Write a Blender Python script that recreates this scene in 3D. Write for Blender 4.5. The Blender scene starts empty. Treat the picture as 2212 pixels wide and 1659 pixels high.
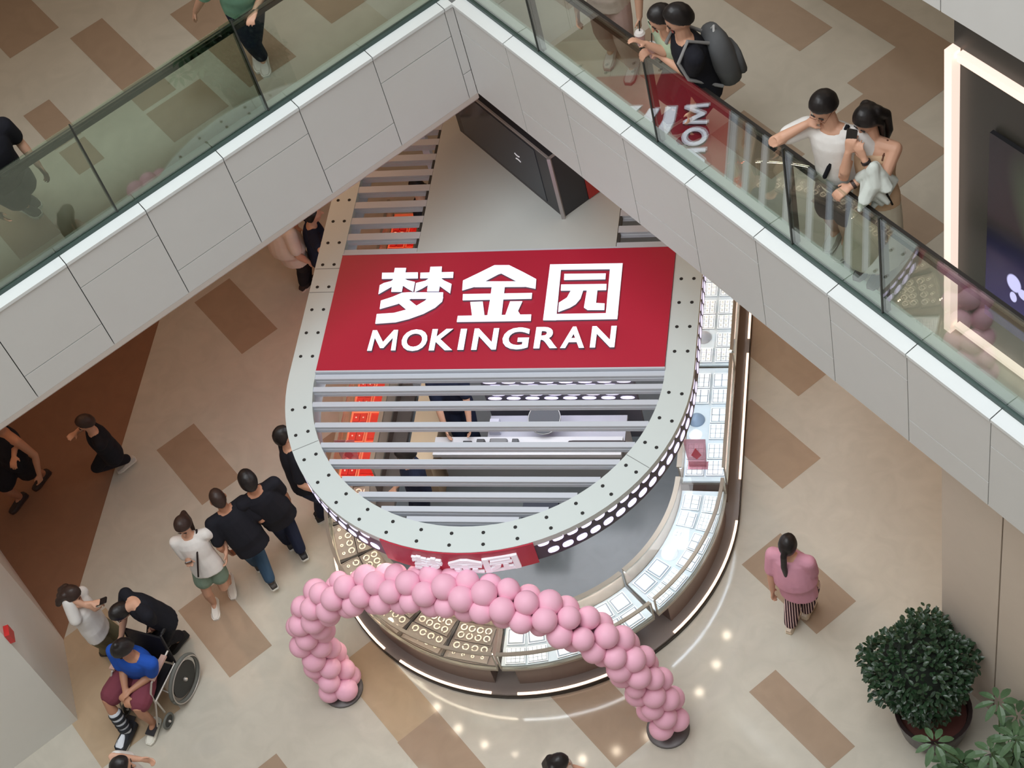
import bpy, bmesh, math, random
import numpy as np
from mathutils import Vector, Matrix, Quaternion
from mathutils.bvhtree import BVHTree
random.seed(7)
PI = math.pi
SC = bpy.context.scene
COL = SC.collection

# ------------------------------------------------------------------ camera geometry (photo 2212 x 1659)
CX, CY, F, H = 1106.0, 829.5, 3857.57, 15.5
RC = np.array([[0.97364964, -0.00922455, -0.22786244],
               [0.1255911, -0.81231764, 0.5695322],
               [-0.19035035, -0.58314232, -0.78975425]])

def at(x, y, z):
    """point of the place at height z seen at photo pixel x, y"""
    r = RC @ np.array([x - CX, y - CY, F])
    t = (z - H) / r[2]
    return Vector((r[0] * t, r[1] * t, z))

cam_d = bpy.data.cameras.new('camera')
cam = bpy.data.objects.new('camera', cam_d)
COL.objects.link(cam)
cam_d.sensor_width = 36.0
cam_d.lens = F / 2212.0 * 36.0
cam_d.clip_end = 200
m = Matrix.Identity(4)
for i in range(3):
    m[i][0] = RC[i, 0]; m[i][1] = -RC[i, 1]; m[i][2] = -RC[i, 2]
m[2][3] = H
cam.matrix_world = m
SC.camera = cam

# ------------------------------------------------------------------ world, lights, exposure
SC.view_settings.view_transform = 'Standard'
SC.view_settings.look = 'None'
SC.view_settings.gamma = 1.0
SC.view_settings.use_curve_mapping = False
SC.view_settings.exposure = 0.12
w = bpy.data.worlds.new('mall_ambient'); SC.world = w; w.use_nodes = True
w.node_tree.nodes['Background'].inputs[0].default_value = (0.93, 0.97, 1.0, 1)
w.node_tree.nodes['Background'].inputs[1].default_value = 1.0

def area(name, loc, sx, sy, power, col, rot=(0, 0, 0), spread=None):
    l = bpy.data.lights.new(name, 'AREA'); l.shape = 'RECTANGLE'; l.size = sx; l.size_y = sy
    l.energy = power; l.color = col
    if spread: l.spread = spread
    o = bpy.data.objects.new(name, l); o.location = loc; o.rotation_euler = rot
    COL.objects.link(o); return o

KX0 = -4.03
S2 = math.sqrt(2)
def UV(u, v, z=0.0):
    return Vector(((u + v) / S2, (v - u) / S2, z))
# atrium light high above the void
area('skylight', (-5.0, 5.0, 22), 14, 14, 2600, (0.95, 0.98, 1.0))
# warm lamps in the ceiling of the upper walkway and of the ground floor arcade
area('kiosk_fill', (KX0, 10.3, 2.38), 3.0, 1.3, 45, (0.92, 0.95, 1.0))  # unseen fill light, added under the sign to brighten the kiosk interior
a = area('walkway_lamp', UV(-9, 8.3, 8.55), 9, 2.5, 40, (1.0, 0.80, 0.62), (0, 0, -PI / 4))
a = area('walkway_lamp', UV(-13.2, 2.5, 8.55), 2.5, 8, 40, (1.0, 0.74, 0.56), (0, 0, -PI / 4))
a = area('arcade_lamp', UV(-13.6, 1.5, 4.05), 2.2, 8, 48, (1.0, 0.56, 0.32), (0, 0, -PI / 4))
a = area('arcade_lamp', UV(-8.5, 8.2, 4.05), 9, 2.2, 60, (1.0, 0.62, 0.36), (0, 0, -PI / 4))

# ------------------------------------------------------------------ materials
def lin(c):
    return tuple(((v / 255.0) / 12.92 if v / 255.0 <= 0.04045 else ((v / 255.0 + 0.055) / 1.055) ** 2.4) for v in c)
MATS = {}
def mat(name, rgb, rough=0.6, metal=0.0, emit=0.0, var=0.06, scale=6.0, bump=0.0, trans=0.0, coat=0.0, ecol=None, spec=None):
    if name in MATS: return MATS[name]
    m = bpy.data.materials.new(name); m.use_nodes = True
    nt = m.node_tree; b = nt.nodes['Principled BSDF']
    c = lin(rgb)
    b.inputs['Roughness'].default_value = rough
    b.inputs['Metallic'].default_value = metal
    if spec is not None: b.inputs['Specular IOR Level'].default_value = spec
    b.inputs['Coat Weight'].default_value = coat
    if trans: b.inputs['Transmission Weight'].default_value = trans
    if emit:
        e = lin(ecol or rgb)
        b.inputs['Emission Color'].default_value = (*e, 1); b.inputs['Emission Strength'].default_value = emit
    tc = nt.nodes.new('ShaderNodeTexCoord')
    nz = nt.nodes.new('ShaderNodeTexNoise'); nz.inputs['Scale'].default_value = scale; nz.inputs['Detail'].default_value = 5
    nt.links.new(tc.outputs['Object'], nz.inputs['Vector'])
    mr = nt.nodes.new('ShaderNodeMapRange'); mr.inputs['To Min'].default_value = 1 - var; mr.inputs['To Max'].default_value = 1 + var
    nt.links.new(nz.outputs['Fac'], mr.inputs['Value'])
    mx = nt.nodes.new('ShaderNodeMix'); mx.data_type = 'RGBA'; mx.blend_type = 'MULTIPLY'; mx.inputs['Factor'].default_value = 1
    mx.inputs[6].default_value = (*c, 1)
    nt.links.new(mr.outputs['Result'], mx.inputs[7])
    nt.links.new(mx.outputs[2], b.inputs['Base Color'])
    if bump:
        bp = nt.nodes.new('ShaderNodeBump'); bp.inputs['Strength'].default_value = bump; bp.inputs['Distance'].default_value = 0.01
        nt.links.new(nz.outputs['Fac'], bp.inputs['Height']); nt.links.new(bp.outputs['Normal'], b.inputs['Normal'])
    MATS[name] = m
    return m

def glass_mat(name, tint, refl=1.0, rough=0.0, mixrgb=None, solid=0.0):
    """thin architectural glass: clear with a Fresnel mirror, tinted"""
    if name in MATS: return MATS[name]
    m = bpy.data.materials.new(name); m.use_nodes = True
    nt = m.node_tree; nt.nodes.clear()
    out = nt.nodes.new('ShaderNodeOutputMaterial')
    tr = nt.nodes.new('ShaderNodeBsdfTransparent'); tr.inputs[0].default_value = (*tint, 1)
    gl = nt.nodes.new('ShaderNodeBsdfGlossy'); gl.inputs['Roughness'].default_value = rough
    gl.inputs['Color'].default_value = (1, 1, 1, 1)
    lw = nt.nodes.new('ShaderNodeLayerWeight'); lw.inputs['Blend'].default_value = 0.5
    pw = nt.nodes.new('ShaderNodeMath'); pw.operation = 'POWER'; pw.inputs[1].default_value = 5.0
    nt.links.new(lw.outputs['Facing'], pw.inputs[0])
    mu = nt.nodes.new('ShaderNodeMath'); mu.operation = 'MULTIPLY_ADD'; mu.inputs[1].default_value = .95 * refl; mu.inputs[2].default_value = .042 * refl; mu.use_clamp = True
    nt.links.new(pw.outputs[0], mu.inputs[0])
    mx = nt.nodes.new('ShaderNodeMixShader')
    nt.links.new(mu.outputs[0], mx.inputs[0]); nt.links.new(tr.outputs[0], mx.inputs[1]); nt.links.new(gl.outputs[0], mx.inputs[2])
    last = mx
    if solid:
        df = nt.nodes.new('ShaderNodeBsdfDiffuse'); df.inputs[0].default_value = (*lin(mixrgb), 1)
        m2 = nt.nodes.new('ShaderNodeMixShader'); m2.inputs[0].default_value = solid
        nt.links.new(mx.outputs[0], m2.inputs[1]); nt.links.new(df.outputs[0], m2.inputs[2]); last = m2
    nt.links.new(last.outputs[0], out.inputs[0])
    MATS[name] = m
    return m

def marble(name, rgb, rough=0.12, amp=0.10, scale=0.8):
    if name in MATS: return MATS[name]
    m = mat(name, rgb, rough=rough, var=amp, scale=scale)
    nt = m.node_tree; b = nt.nodes['Principled BSDF']
    # finer veining mixed in
    base = b.inputs['Base Color'].links[0].from_socket
    tc = [n for n in nt.nodes if n.type == 'TEX_COORD'][0]
    n2 = nt.nodes.new('ShaderNodeTexNoise'); n2.inputs['Scale'].default_value = 3.2; n2.inputs['Detail'].default_value = 8
    n2.inputs['Distortion'].default_value = 1.6
    nt.links.new(tc.outputs['Object'], n2.inputs['Vector'])
    mr = nt.nodes.new('ShaderNodeMapRange'); mr.inputs['From Min'].default_value = .3; mr.inputs['From Max'].default_value = .7
    mr.inputs['To Min'].default_value = 0.95; mr.inputs['To Max'].default_value = 1.05
    nt.links.new(n2.outputs['Fac'], mr.inputs['Value'])
    mx = nt.nodes.new('ShaderNodeMix'); mx.data_type = 'RGBA'; mx.blend_type = 'MULTIPLY'; mx.inputs['Factor'].default_value = 1
    nt.links.new(base, mx.inputs[6]); nt.links.new(mr.outputs['Result'], mx.inputs[7])
    nt.links.new(mx.outputs[2], b.inputs['Base Color'])
    return m

# ------------------------------------------------------------------ mesh helpers
class MB:
    def __init__(s): s.v = []; s.f = []; s.mi = []; s.cur = 0
    def poly(s, pts):
        n = len(s.v); s.v += [tuple(p) for p in pts]; s.f.append(tuple(range(n, n + len(pts)))); s.mi.append(s.cur); return s
    def face(s, idx): s.f.append(tuple(idx)); s.mi.append(s.cur)
    def prism(s, pts, dz, smooth=False):
        """closed prism: polygon pts (3D) pushed along vector dz"""
        n = len(s.v); k = len(pts); dz = Vector(dz)
        a = [Vector(p) for p in pts]
        s.v += [tuple(p) for p in a] + [tuple(p + dz) for p in a]
        s.face([n + i for i in range(k)][::-1]); s.face([n + k + i for i in range(k)])
        for i in range(k):
            j = (i + 1) % k; s.face((n + i, n + j, n + k + j, n + k + i))
        return s
    def box(s, c, sx, sy, sz, rz=0.0):
        """axis box, c = centre of the base"""
        c = Vector(c); cs, sn = math.cos(rz), math.sin(rz)
        pts = []
        for x, y in ((-1, -1), (1, -1), (1, 1), (-1, 1)):
            X, Y = x * sx / 2, y * sy / 2
            pts.append((c.x + X * cs - Y * sn, c.y + X * sn + Y * cs, c.z))
        return s.prism(pts, (0, 0, sz))
    def bar(s, a, b, wdt, hgt, up=(0, 0, 1)):
        a, b = Vector(a), Vector(b); d = (b - a).normalized(); up = Vector(up)
        r = d.cross(up)
        if r.length < 1e-4: r = d.cross(Vector((1, 0, 0)))
        r.normalize(); u = r.cross(d).normalized()
        pts = [a + r * (x * wdt / 2) + u * (y * hgt / 2) for x, y in ((-1, -1), (1, -1), (1, 1), (-1, 1))]
        return s.prism(pts, b - a)
    def rings(s, rings, cap=True, closed=True):
        """loft through rings (lists of same length)"""
        n = len(s.v); k = len(rings[0])
        for r in rings: s.v += [tuple(p) for p in r]
        for j in range(len(rings) - 1):
            for i in range(k if closed else k - 1):
                i2 = (i + 1) % k
                s.face((n + j * k + i, n + j * k + i2, n + (j + 1) * k + i2, n + (j + 1) * k + i))
        if cap:
            s.face([n + i for i in range(k)][::-1]); s.face([n + (len(rings) - 1) * k + i for i in range(k)])
        return s
    def tube(s, pts, rad, seg=10, round_ends=True):
        """tapered tube through points with spherical ends"""
        P = [Vector(p) for p in pts]
        R = list(rad) if hasattr(rad, '__len__') else [rad] * len(P)
        if round_ends:
            d0 = (P[0] - P[1]).normalized(); d1 = (P[-1] - P[-2]).normalized()
            pre = [(P[0] + d0 * R[0] * math.sin(t), R[0] * math.cos(t)) for t in (1.35, .95, .5)]
            post = [(P[-1] + d1 * R[-1] * math.sin(t), R[-1] * math.cos(t)) for t in (.5, .95, 1.35)]
            P2 = [p for p, _ in pre] + P + [p for p, _ in post]; R2 = [r for _, r in pre] + R + [r for _, r in post]
        else: P2, R2 = P, R
        rg = []; prev = None
        for i, p in enumerate(P2):
            a = P2[max(0, i - 1)]; b = P2[min(len(P2) - 1, i + 1)]
            d = (b - a).normalized()
            if prev is None:
                x = d.orthogonal().normalized()
            else:
                x = (prev - d * prev.dot(d)).normalized()
            prev = x; y = d.cross(x)
            rg.append([p + (x * math.cos(t) + y * math.sin(t)) * R2[i] for t in [2 * PI * j / seg for j in range(seg)]])
        return s.rings(rg)
    def ell(s, c, ax, ay, az, seg=16, rg=9, fn=None):
        """ellipsoid with half-axis vectors ax, ay, az"""
        c, ax, ay, az = map(Vector, (c, ax, ay, az)); R = []
        for j in range(rg):
            t = -PI / 2 + PI * (j + .5) / rg
            R.append([fn_(c, ax, ay, az, math.cos(t) * math.cos(q), math.cos(t) * math.sin(q), math.sin(t), fn) for q in [2 * PI * i / seg for i in range(seg)]])
        return s.rings(R)
    def lathe(s, prof, c=(0, 0, 0), seg=32, a0=0, a1=2 * PI):
        """revolve profile [(r,z)..] about vertical axis; profile closed if a partial turn"""
        c = Vector(c); full = abs(a1 - a0 - 2 * PI) < 1e-6
        n = len(s.v); k = len(prof); m = seg if full else seg + 1
        for i in range(m):
            t = a0 + (a1 - a0) * i / seg
            for r, z in prof: s.v.append((c.x + r * math.cos(t), c.y + r * math.sin(t), c.z + z))
        for i in range(seg):
            i2 = (i + 1) % m
            for j in range(k - 1):
                s.face((n + i * k + j, n + i2 * k + j, n + i2 * k + j + 1, n + i * k + j + 1))
        return s
    def sweep(s, path, prof, closed_prof=True, cap=True):
        """path: list of (point, outward normal) ; prof: [(offset outward, z)]"""
        n = len(s.v); k = len(prof)
        for p, o in path:
            for r, z in prof: s.v.append((p[0] + o[0] * r, p[1] + o[1] * r, z))
        for i in range(len(path) - 1):
            for j in range(k if closed_prof else k - 1):
                j2 = (j + 1) % k
                s.face((n + i * k + j, n + (i + 1) * k + j, n + (i + 1) * k + j2, n + i * k + j2))
        if cap and closed_prof:
            s.face([n + j for j in range(k)][::-1]); s.face([n + (len(path) - 1) * k + j for j in range(k)])
        return s
    def build(s, name, mats, parent=None, smooth=False, loc=None, fix=True):
        me = bpy.data.meshes.new(name)
        me.from_pydata(s.v, [], s.f)
        if not isinstance(mats, (list, tuple)): mats = [mats]
        for q in mats: me.materials.append(q)
        me.polygons.foreach_set('material_index', s.mi)
        if fix:
            bm = bmesh.new(); bm.from_mesh(me); bmesh.ops.recalc_face_normals(bm, faces=bm.faces); bm.to_mesh(me); bm.free()
        if smooth:
            me.polygons.foreach_set('use_smooth', [True] * len(me.polygons))
            if smooth == 'auto':
                try: me.set_sharp_from_angle(angle=math.radians(35))
                except Exception: pass
        me.update()
        o = bpy.data.objects.new(name, me)
        if loc is not None: o.location = loc
        if parent is not None:
            o.parent = parent
            if loc is None: o.location = -root_loc(parent)
        COL.objects.link(o)
        return o
def fn_(c, ax, ay, az, x, y, z, fn):
    if fn: x, y, z = fn(x, y, z)
    return c + ax * x + ay * y + az * z
def root_loc(p):
    l = Vector(p.location)
    while p.parent is not None: p = p.parent; l += Vector(p.location)
    return l
def tag(o, label=None, cat=None, group=None, kind=None):
    if label: o['label'] = label
    if cat: o['category'] = cat
    if group: o['group'] = group
    if kind: o['kind'] = kind
    return o
def thing(name, label, cat, loc=(0, 0, 0), group=None):
    """Empty at the base of a thing; parts built in world coordinates are parented to it"""
    o = bpy.data.objects.new(name, None); o.empty_display_size = 0.1; o.location = loc; COL.objects.link(o)
    return tag(o, label, cat, group)
def struct(o): o['kind'] = 'structure'; return o
def setloc(o, loc):
    """move mesh origin of a single-mesh thing built in world space"""
    me = o.data; loc = Vector(loc); me.transform(Matrix.Translation(-loc)); o.location = loc; return o

# ------------------------------------------------------------------ common materials
M_TILE = marble('floor_tile_beige', (188, 183, 170), rough=0.09, amp=0.05)
M_TILE2 = marble('floor_tile_brown', (158, 138, 118), rough=0.10, amp=0.05)
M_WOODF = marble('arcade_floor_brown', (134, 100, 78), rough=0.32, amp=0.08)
M_TAN = marble('floor_tile_tan', (176, 155, 128), rough=0.10, amp=0.05)
M_WHITE = mat('white_panel', (214, 216, 214), rough=0.45, var=0.02)
M_CAP = mat('white_cap', (226, 232, 232), rough=0.35, var=0.02)
M_JOINT = mat('dark_joint', (62, 62, 60), rough=0.8)
M_PLASTER = mat('plaster', (216, 203, 188), rough=0.55, var=0.03)
M_GREYPL = mat('grey_plaster', (150, 140, 130), rough=0.5, var=0.04)
M_STEEL = mat('brushed_steel', (150, 150, 150), rough=0.3, metal=1.0, var=0.05)
M_DARKST = mat('dark_bronze', (58, 52, 46), rough=0.35, metal=0.6)
M_GLASS = glass_mat('clear_glass', (0.90, 0.95, 0.92), refl=1.6)
M_CASEG = glass_mat('case_glass', (0.97, 0.99, 0.98), refl=0.6)
M_SCR = None

UPZ = 5.25      # upper walkway floor
SOF = 4.15      # underside of the walkway edge
VF, UF = 5.28, -10.97   # planes of the two balcony fascias

# ------------------------------------------------------------------ ground floor
fl = MB()
fl.poly([(-24, -8, 0), (12, -8, 0), (12, 26, 0), (-24, 26, 0)])
def rect(mb, u0, u1, v0, v1, z): mb.poly([UV(u0, v0, z), UV(u1, v0, z), UV(u1, v1, z), UV(u0, v1, z)])
fl.cur = 1
for u0, u1, v0, v1 in [(-13.27, -12.25, 1.31, 1.82), (-14.8, -13.7, 2.76, 3.27), (-7.62, -6.55, 5.02, 5.54),
                       (-6.54, -5.47, 4.14, 4.48), (-11.3, -10.24, 0.42, 0.95), (-9.9, -8.72, 6.81, 7.23),
                       (-9.05, -7.99, 5.91, 6.44), (-8.46, -7.1, 1.3, 1.79), (-8.9, -6.81, 2.71, 3.24),
                       (-9.2, -8.1, -.2, .33), (-12.0, -11.2, 2.5, 3.1)]:
    rect(fl, u0, u1, v0, v1, 0.0015)
fl.cur = 2
for u0, u1, v0, v1 in [(-9.56, -8.46, 1.31, 1.79), (-11.9, -10.3, -1.1, -0.15)]:
    rect(fl, u0, u1, v0, v1, 0.0015)
fl.cur = 3
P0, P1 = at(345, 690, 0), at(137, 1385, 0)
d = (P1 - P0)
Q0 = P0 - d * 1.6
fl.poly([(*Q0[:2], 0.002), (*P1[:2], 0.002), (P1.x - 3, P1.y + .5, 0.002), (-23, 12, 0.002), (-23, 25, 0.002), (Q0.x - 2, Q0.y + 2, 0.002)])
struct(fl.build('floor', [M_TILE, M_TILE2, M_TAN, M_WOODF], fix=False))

# ------------------------------------------------------------------ upper walkway: slab, floor, fascias
def slab(z0, z1, name, m, part=None):
    b = MB()
    o = 0.1
    b.prism([UV(UF - .1, VF + .1, z0), UV(UF - .1, VF + 9, z0), UV(-16.5, VF + 9, z0), UV(-16.5, -9, z0), UV(UF - .1, -9, z0)], (0, 0, z1 - z0))
    b.prism([UV(UF - .1, VF + .1, z0), UV(7, VF + .1, z0), UV(7, VF + 9, z0), UV(UF - .1, VF + 9, z0)], (0, 0, z1 - z0))
    return b.build(name, m)
struct(slab(SOF, UPZ - 0.02, 'ceiling_arcade', M_WHITE))
uf = MB()
uf.poly([UV(UF - .1, VF + .1, UPZ), UV(UF - .1, VF + 9, UPZ), UV(-16.5, VF + 9, UPZ), UV(-16.5, -9, UPZ), UV(UF - .1, -9, UPZ)])
uf.poly([UV(UF - .1, VF + .1, UPZ), UV(7, VF + .1, UPZ), UV(7, VF + 9, UPZ), UV(UF - .1, VF + 9, UPZ)])
uf.cur = 1
for u0, u1, v0, v1 in [(-13.38, -12.0, 2.63, 2.98), (-12.82, -12.2, 1.83, 2.1), (-12.15, -11.77, 1.84, 2.1), (-14.9, -13.6, 2.1, 2.63),
                       (-11.95, -11.45, 2.63, 3.2), (-12.9, -11.5, 3.45, 3.95), (-12.5, -11.6, 4.4, 4.95), (-13.9, -13.0, 4.0, 4.5), (-15, -14.1, 3.2, 3.7),
                       (-12.2, -11.3, 1.0, 1.4),
                       (-8.9, -7.15, 7.37, 7.68), (-7.71, -7.1, 6.84, 7.37), (-7.53, -6.63, 6.31, 6.84), (-9.62, -8.25, 6.84, 7.2),
                       (-7.02, -6.1, 5.8, 6.3), (-9.4, -8.3, 5.8, 6.3), (-10.9, -10.1, 5.9, 6.3), (-8.1, -7.4, 5.75, 6.1), (-10.6, -9.9, 6.84, 7.3), (-6.1, -5.4, 7.0, 7.5)]:
    rect(uf, u0, u1, v0, v1, UPZ + 0.0015)
struct(uf.build('floor_upper', [M_TILE, M_TILE2], fix=False))
# pale curb strip behind the glass
cb = MB()
cb.box(UV((UF + 7) / 2 - .02, VF + .19, UPZ + .003), 7 - UF - .3, 0.12, 0.012, -PI / 4)
cb.box(UV(UF - .19, (VF - 9) / 2, UPZ + .003), 0.12, VF + 9, 0.012, -PI / 4)
struct(cb.build('trim_1', mat('pale_stone', (196, 206, 196), rough=0.3)))
# next walkway up (only its edge is seen top right)
struct(slab(8.64, 9.75, 'ceiling_walkway', M_WHITE))

for nm, c, sx, sy in (('wall_blocker_back', UV(-4.7, VF + 6.2, 0), 24, .2), ('wall_blocker_far', UV(-16.6, 1.0, 0), .2, 21)):  # out-of-view walls behind the walkways, added to close off horizon light
    b = MB(); b.box(c, sx, sy, 9.75, -PI / 4); struct(b.build(nm, mat('unseen_wall', (170, 158, 148), rough=.5, var=.1, scale=.6)))
for nm, c, sx, sy, hh in (('wall_blocker_front', UV(-4.7, -9.5, 0), 24, .2, 23), ('wall_blocker_near', UV(7.3, 1.0, 0), .2, 21, 23), ('wall_blocker_upper_back', UV(-4.7, VF + 6.2, 9.76), 24, .2, 13), ('wall_blocker_upper_far', UV(-16.6, 1.0, 9.76), .2, 21, 13)):  # unseen plain enclosure, added so ambient light only enters from above
    b = MB(); b.box(c, sx, sy, hh, -PI / 4); struct(b.build(nm, mat('unseen_wall', (170, 158, 148), rough=.5, var=.1, scale=.6)))
JS = 0.785
def fascia(name, axis, z0, z1, start, n, seed, ledge=True):
    """clad balcony edge: face panels with cut joints; axis 'v' runs along u at v=VF, axis 'u' runs along v at u=UF"""
    T = (lambda s, o, z: UV(s, VF + o, z)) if axis == 'v' else (lambda s, o, z: UV(UF - o, s, z))
    rr = random.Random(seed)
    b = MB(); jn = MB(); cp = MB(); cj = MB()
    g = 0.008
    lo = z0
    for i in range(n):
        a, c = start + i * JS, start + (i + 1) * JS
        if axis == 'u' and c > VF: c = VF
        if axis == 'v' and a < UF: a = UF
        if c - a < 0.02: continue
        zs = [lo, rr.choice((lo + .22, lo + .36)) if i % 2 else lo + .62, z1]
        if i % 2: zs = [lo, lo + .30, z1]
        else: zs = [lo, lo + .78, z1]
        for za, zb in zip(zs[:-1], zs[1:]):
            zb2 = zb - (0.010 if zb < z1 else 0)
            pts = [T(a + g / 2, 0, za), T(c - g / 2, 0, za), T(c - g / 2, .05, za), T(a + g / 2, .05, za)]
            b.prism(pts, (0, 0, zb2 - za))
        # cap stone: sloping lip then flat top
        prof = [(-.012, z1 - .03), (-.012, z1 + .002), (.10, z1 + .012), (.10, z1 - .03)]
        r0 = [T(a + g / 2, o, z) for o, z in prof]; r1 = [T(c - g / 2, o, z) for o, z in prof]
        cp.rings([r0, r1])
    s0, s1 = start, min(start + n * JS, VF if axis == 'u' else 99)
    if axis == 'v': s0 = max(s0, UF)
    jn.prism([T(s0, .052, z0), T(s1, .052, z0), T(s1, .10, z0), T(s0, .10, z0)], (0, 0, z1 - z0 + .005))
    o = tag(b.build(name, M_WHITE), kind='structure')
    q = jn.build('joint_backing', M_JOINT, parent=o); cpo = cp.build('cap', M_CAP, parent=o)
    return o
fascia('trim_2', 'v', SOF, UPZ, -10.97 + (-10.18 - 0.03 + 10.97) % JS - JS, 22, 1)
fascia('trim_3', 'u', SOF, UPZ, 4.42 - 12 * JS - .02, 15, 2)
fascia('trim_4', 'v', 8.64, 9.75, -10.97 + .3 - JS, 22, 3)
fascia('trim_5', 'u', 8.64, 9.75, 4.42 - 12 * JS - .02, 15, 4)
# rounded soffit lip under the left fascia
lip = MB()
for ax in ('v', 'u'):
    T = (lambda s, o, z: UV(s, VF + o, z)) if ax == 'v' else (lambda s, o, z: UV(UF - o, s, z))
    prof = [(0, SOF - .002), (.03, SOF - .045), (.12, SOF - .075), (.9, SOF - .08), (.9, SOF - .002)]
    if ax == 'u': prof = [(0, SOF - .002), (.0, SOF - .06), (.04, SOF - .11), (.14, SOF - .14), (.9, SOF - .14), (.9, SOF - .002)]
    e0, e1 = (UF, 7) if ax == 'v' else (-9, VF)
    lip.rings([[T(e0, o, z) for o, z in prof], [T(e1, o, z) for o, z in prof]])
struct(lip.build('trim_6', mat('soffit_cream', (206, 198, 190), rough=0.5, var=.02)))

# ------------------------------------------------------------------ glass balustrades
def balustrade(axis, s0, s1, joints, label, posts=()):
    T = (lambda s, o, z: UV(s, VF + o, z)) if axis == 'v' else (lambda s, o, z: UV(UF - o, s, z))
    t = thing('glass_balustrade', label, 'railing', T((s0 + s1) / 2, .12, UPZ))
    ch = MB()
    ch.prism([T(s0, .10, UPZ - .03), T(s1, .10, UPZ - .03), T(s1, .14, UPZ - .03), T(s0, .14, UPZ - .03)], (0, 0, .075))
    ch.build('base_channel', mat('green_grey_gasket', (70, 88, 84), rough=.4, metal=.3), t)
    ed = [s0] + [j for j in joints if s0 < j < s1] + [s1]
    for a, b in zip(ed[:-1], ed[1:]):
        gp = MB(); gp.prism([T(a + .004, .114, UPZ + .02), T(b - .004, .114, UPZ + .02), T(b - .004, .126, UPZ + .02), T(a + .004, .126, UPZ + .02)], (0, 0, 1.05))
        gp.build('glass_pane', M_GLASS, t)
    for j in ed[1:-1]:
        e = MB(); e.prism([T(j - .006, .108, UPZ + .02), T(j + .006, .108, UPZ + .02), T(j + .006, .132, UPZ + .02), T(j - .006, .132, UPZ + .02)], (0, 0, 1.05))
        e.build('joint_seal', mat('dark_seal', (52, 56, 52), rough=.5), t)
        pm = MB(); pm.bar(T(j, .165, UPZ + .0), T(j, .165, UPZ + .95), .045, .016, up=T(1, 0, 0) - T(0, 0, 0))
        pm.build('post', mat('rail_grey_steel', (118, 114, 106), rough=.35, metal=.7), t)
        fp = MB(); fp.box(T(j, .18, UPZ), .07, .07, .012, -PI / 4); fp.build('foot_plate', M_DARKST, t)
    hr = MB(); hr.bar(T(s0, .175, UPZ + .95), T(s1, .175, UPZ + .95), .072, .045)
    hr.build('handrail', mat('dark_handrail', (34, 29, 25), rough=.6), t)
    gr = MB(); gr.bar(T(s0, .14, UPZ + 1.0), T(s1, .14, UPZ + 1.0), .014, .022)
    gr.build('rail_clip', mat('rail_grey_steel', (118, 114, 106), rough=.35, metal=.7), t)
    return t
balustrade('v', UF - .12, 6.5, [-9.86, -8.32, -6.78, -5.85, -4.2, -2.6, -1.0, .6, 2.2, 3.8, 5.4], 'glass balustrade with dark handrail along the right fascia, white-shirted couple leaning on it')
balustrade('u', -9, VF - .0, [3.40, 1.86, .32, -1.2], 'glass balustrade with dark handrail along the left fascia, in front of the mint-shirted walker')

# ------------------------------------------------------------------ store wall with the big screen (upper level, right)
sw = MB()
WV, WU = VF + .38, -5.46
sw.prism([UV(WU, WV + .02, UPZ), UV(3, WV + .02, UPZ), UV(3, WV + 3, UPZ), UV(WU, WV + 3, UPZ)], (0, 0, 8.64 - UPZ))
struct(sw.build('wall_store', mat('charcoal_cladding', (58, 56, 50), rough=.4, var=.1, scale=2)))
fr = MB()
M_LEDW = mat('warm_led_strip', (250, 226, 212), emit=.8, var=0)
fr.prism([UV(WU - .01, WV - .05, UPZ), UV(WU + .05, WV - .05, UPZ), UV(WU + .05, WV + .02, UPZ), UV(WU - .01, WV + .02, UPZ)], (0, 0, 2.68))
fr.prism([UV(WU + .07, WV - .03, UPZ + 2.62), UV(2, WV - .03, UPZ + 2.62), UV(2, WV + .02, UPZ + 2.62), UV(WU + .07, WV + .02, UPZ + 2.62)], (0, 0, .06))
fr.prism([UV(WU + .07, WV - .03, UPZ + .06), UV(2, WV - .03, UPZ + .06), UV(2, WV + .02, UPZ + .06), UV(WU + .07, WV + .02, UPZ + .06)], (0, 0, .035))
t = thing('lit_frame', 'tall glowing white frame around the big dark screen on the store wall', 'light frame', UV(WU, WV, UPZ))
fr.build('light_strip', M_LEDW, t)

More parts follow.
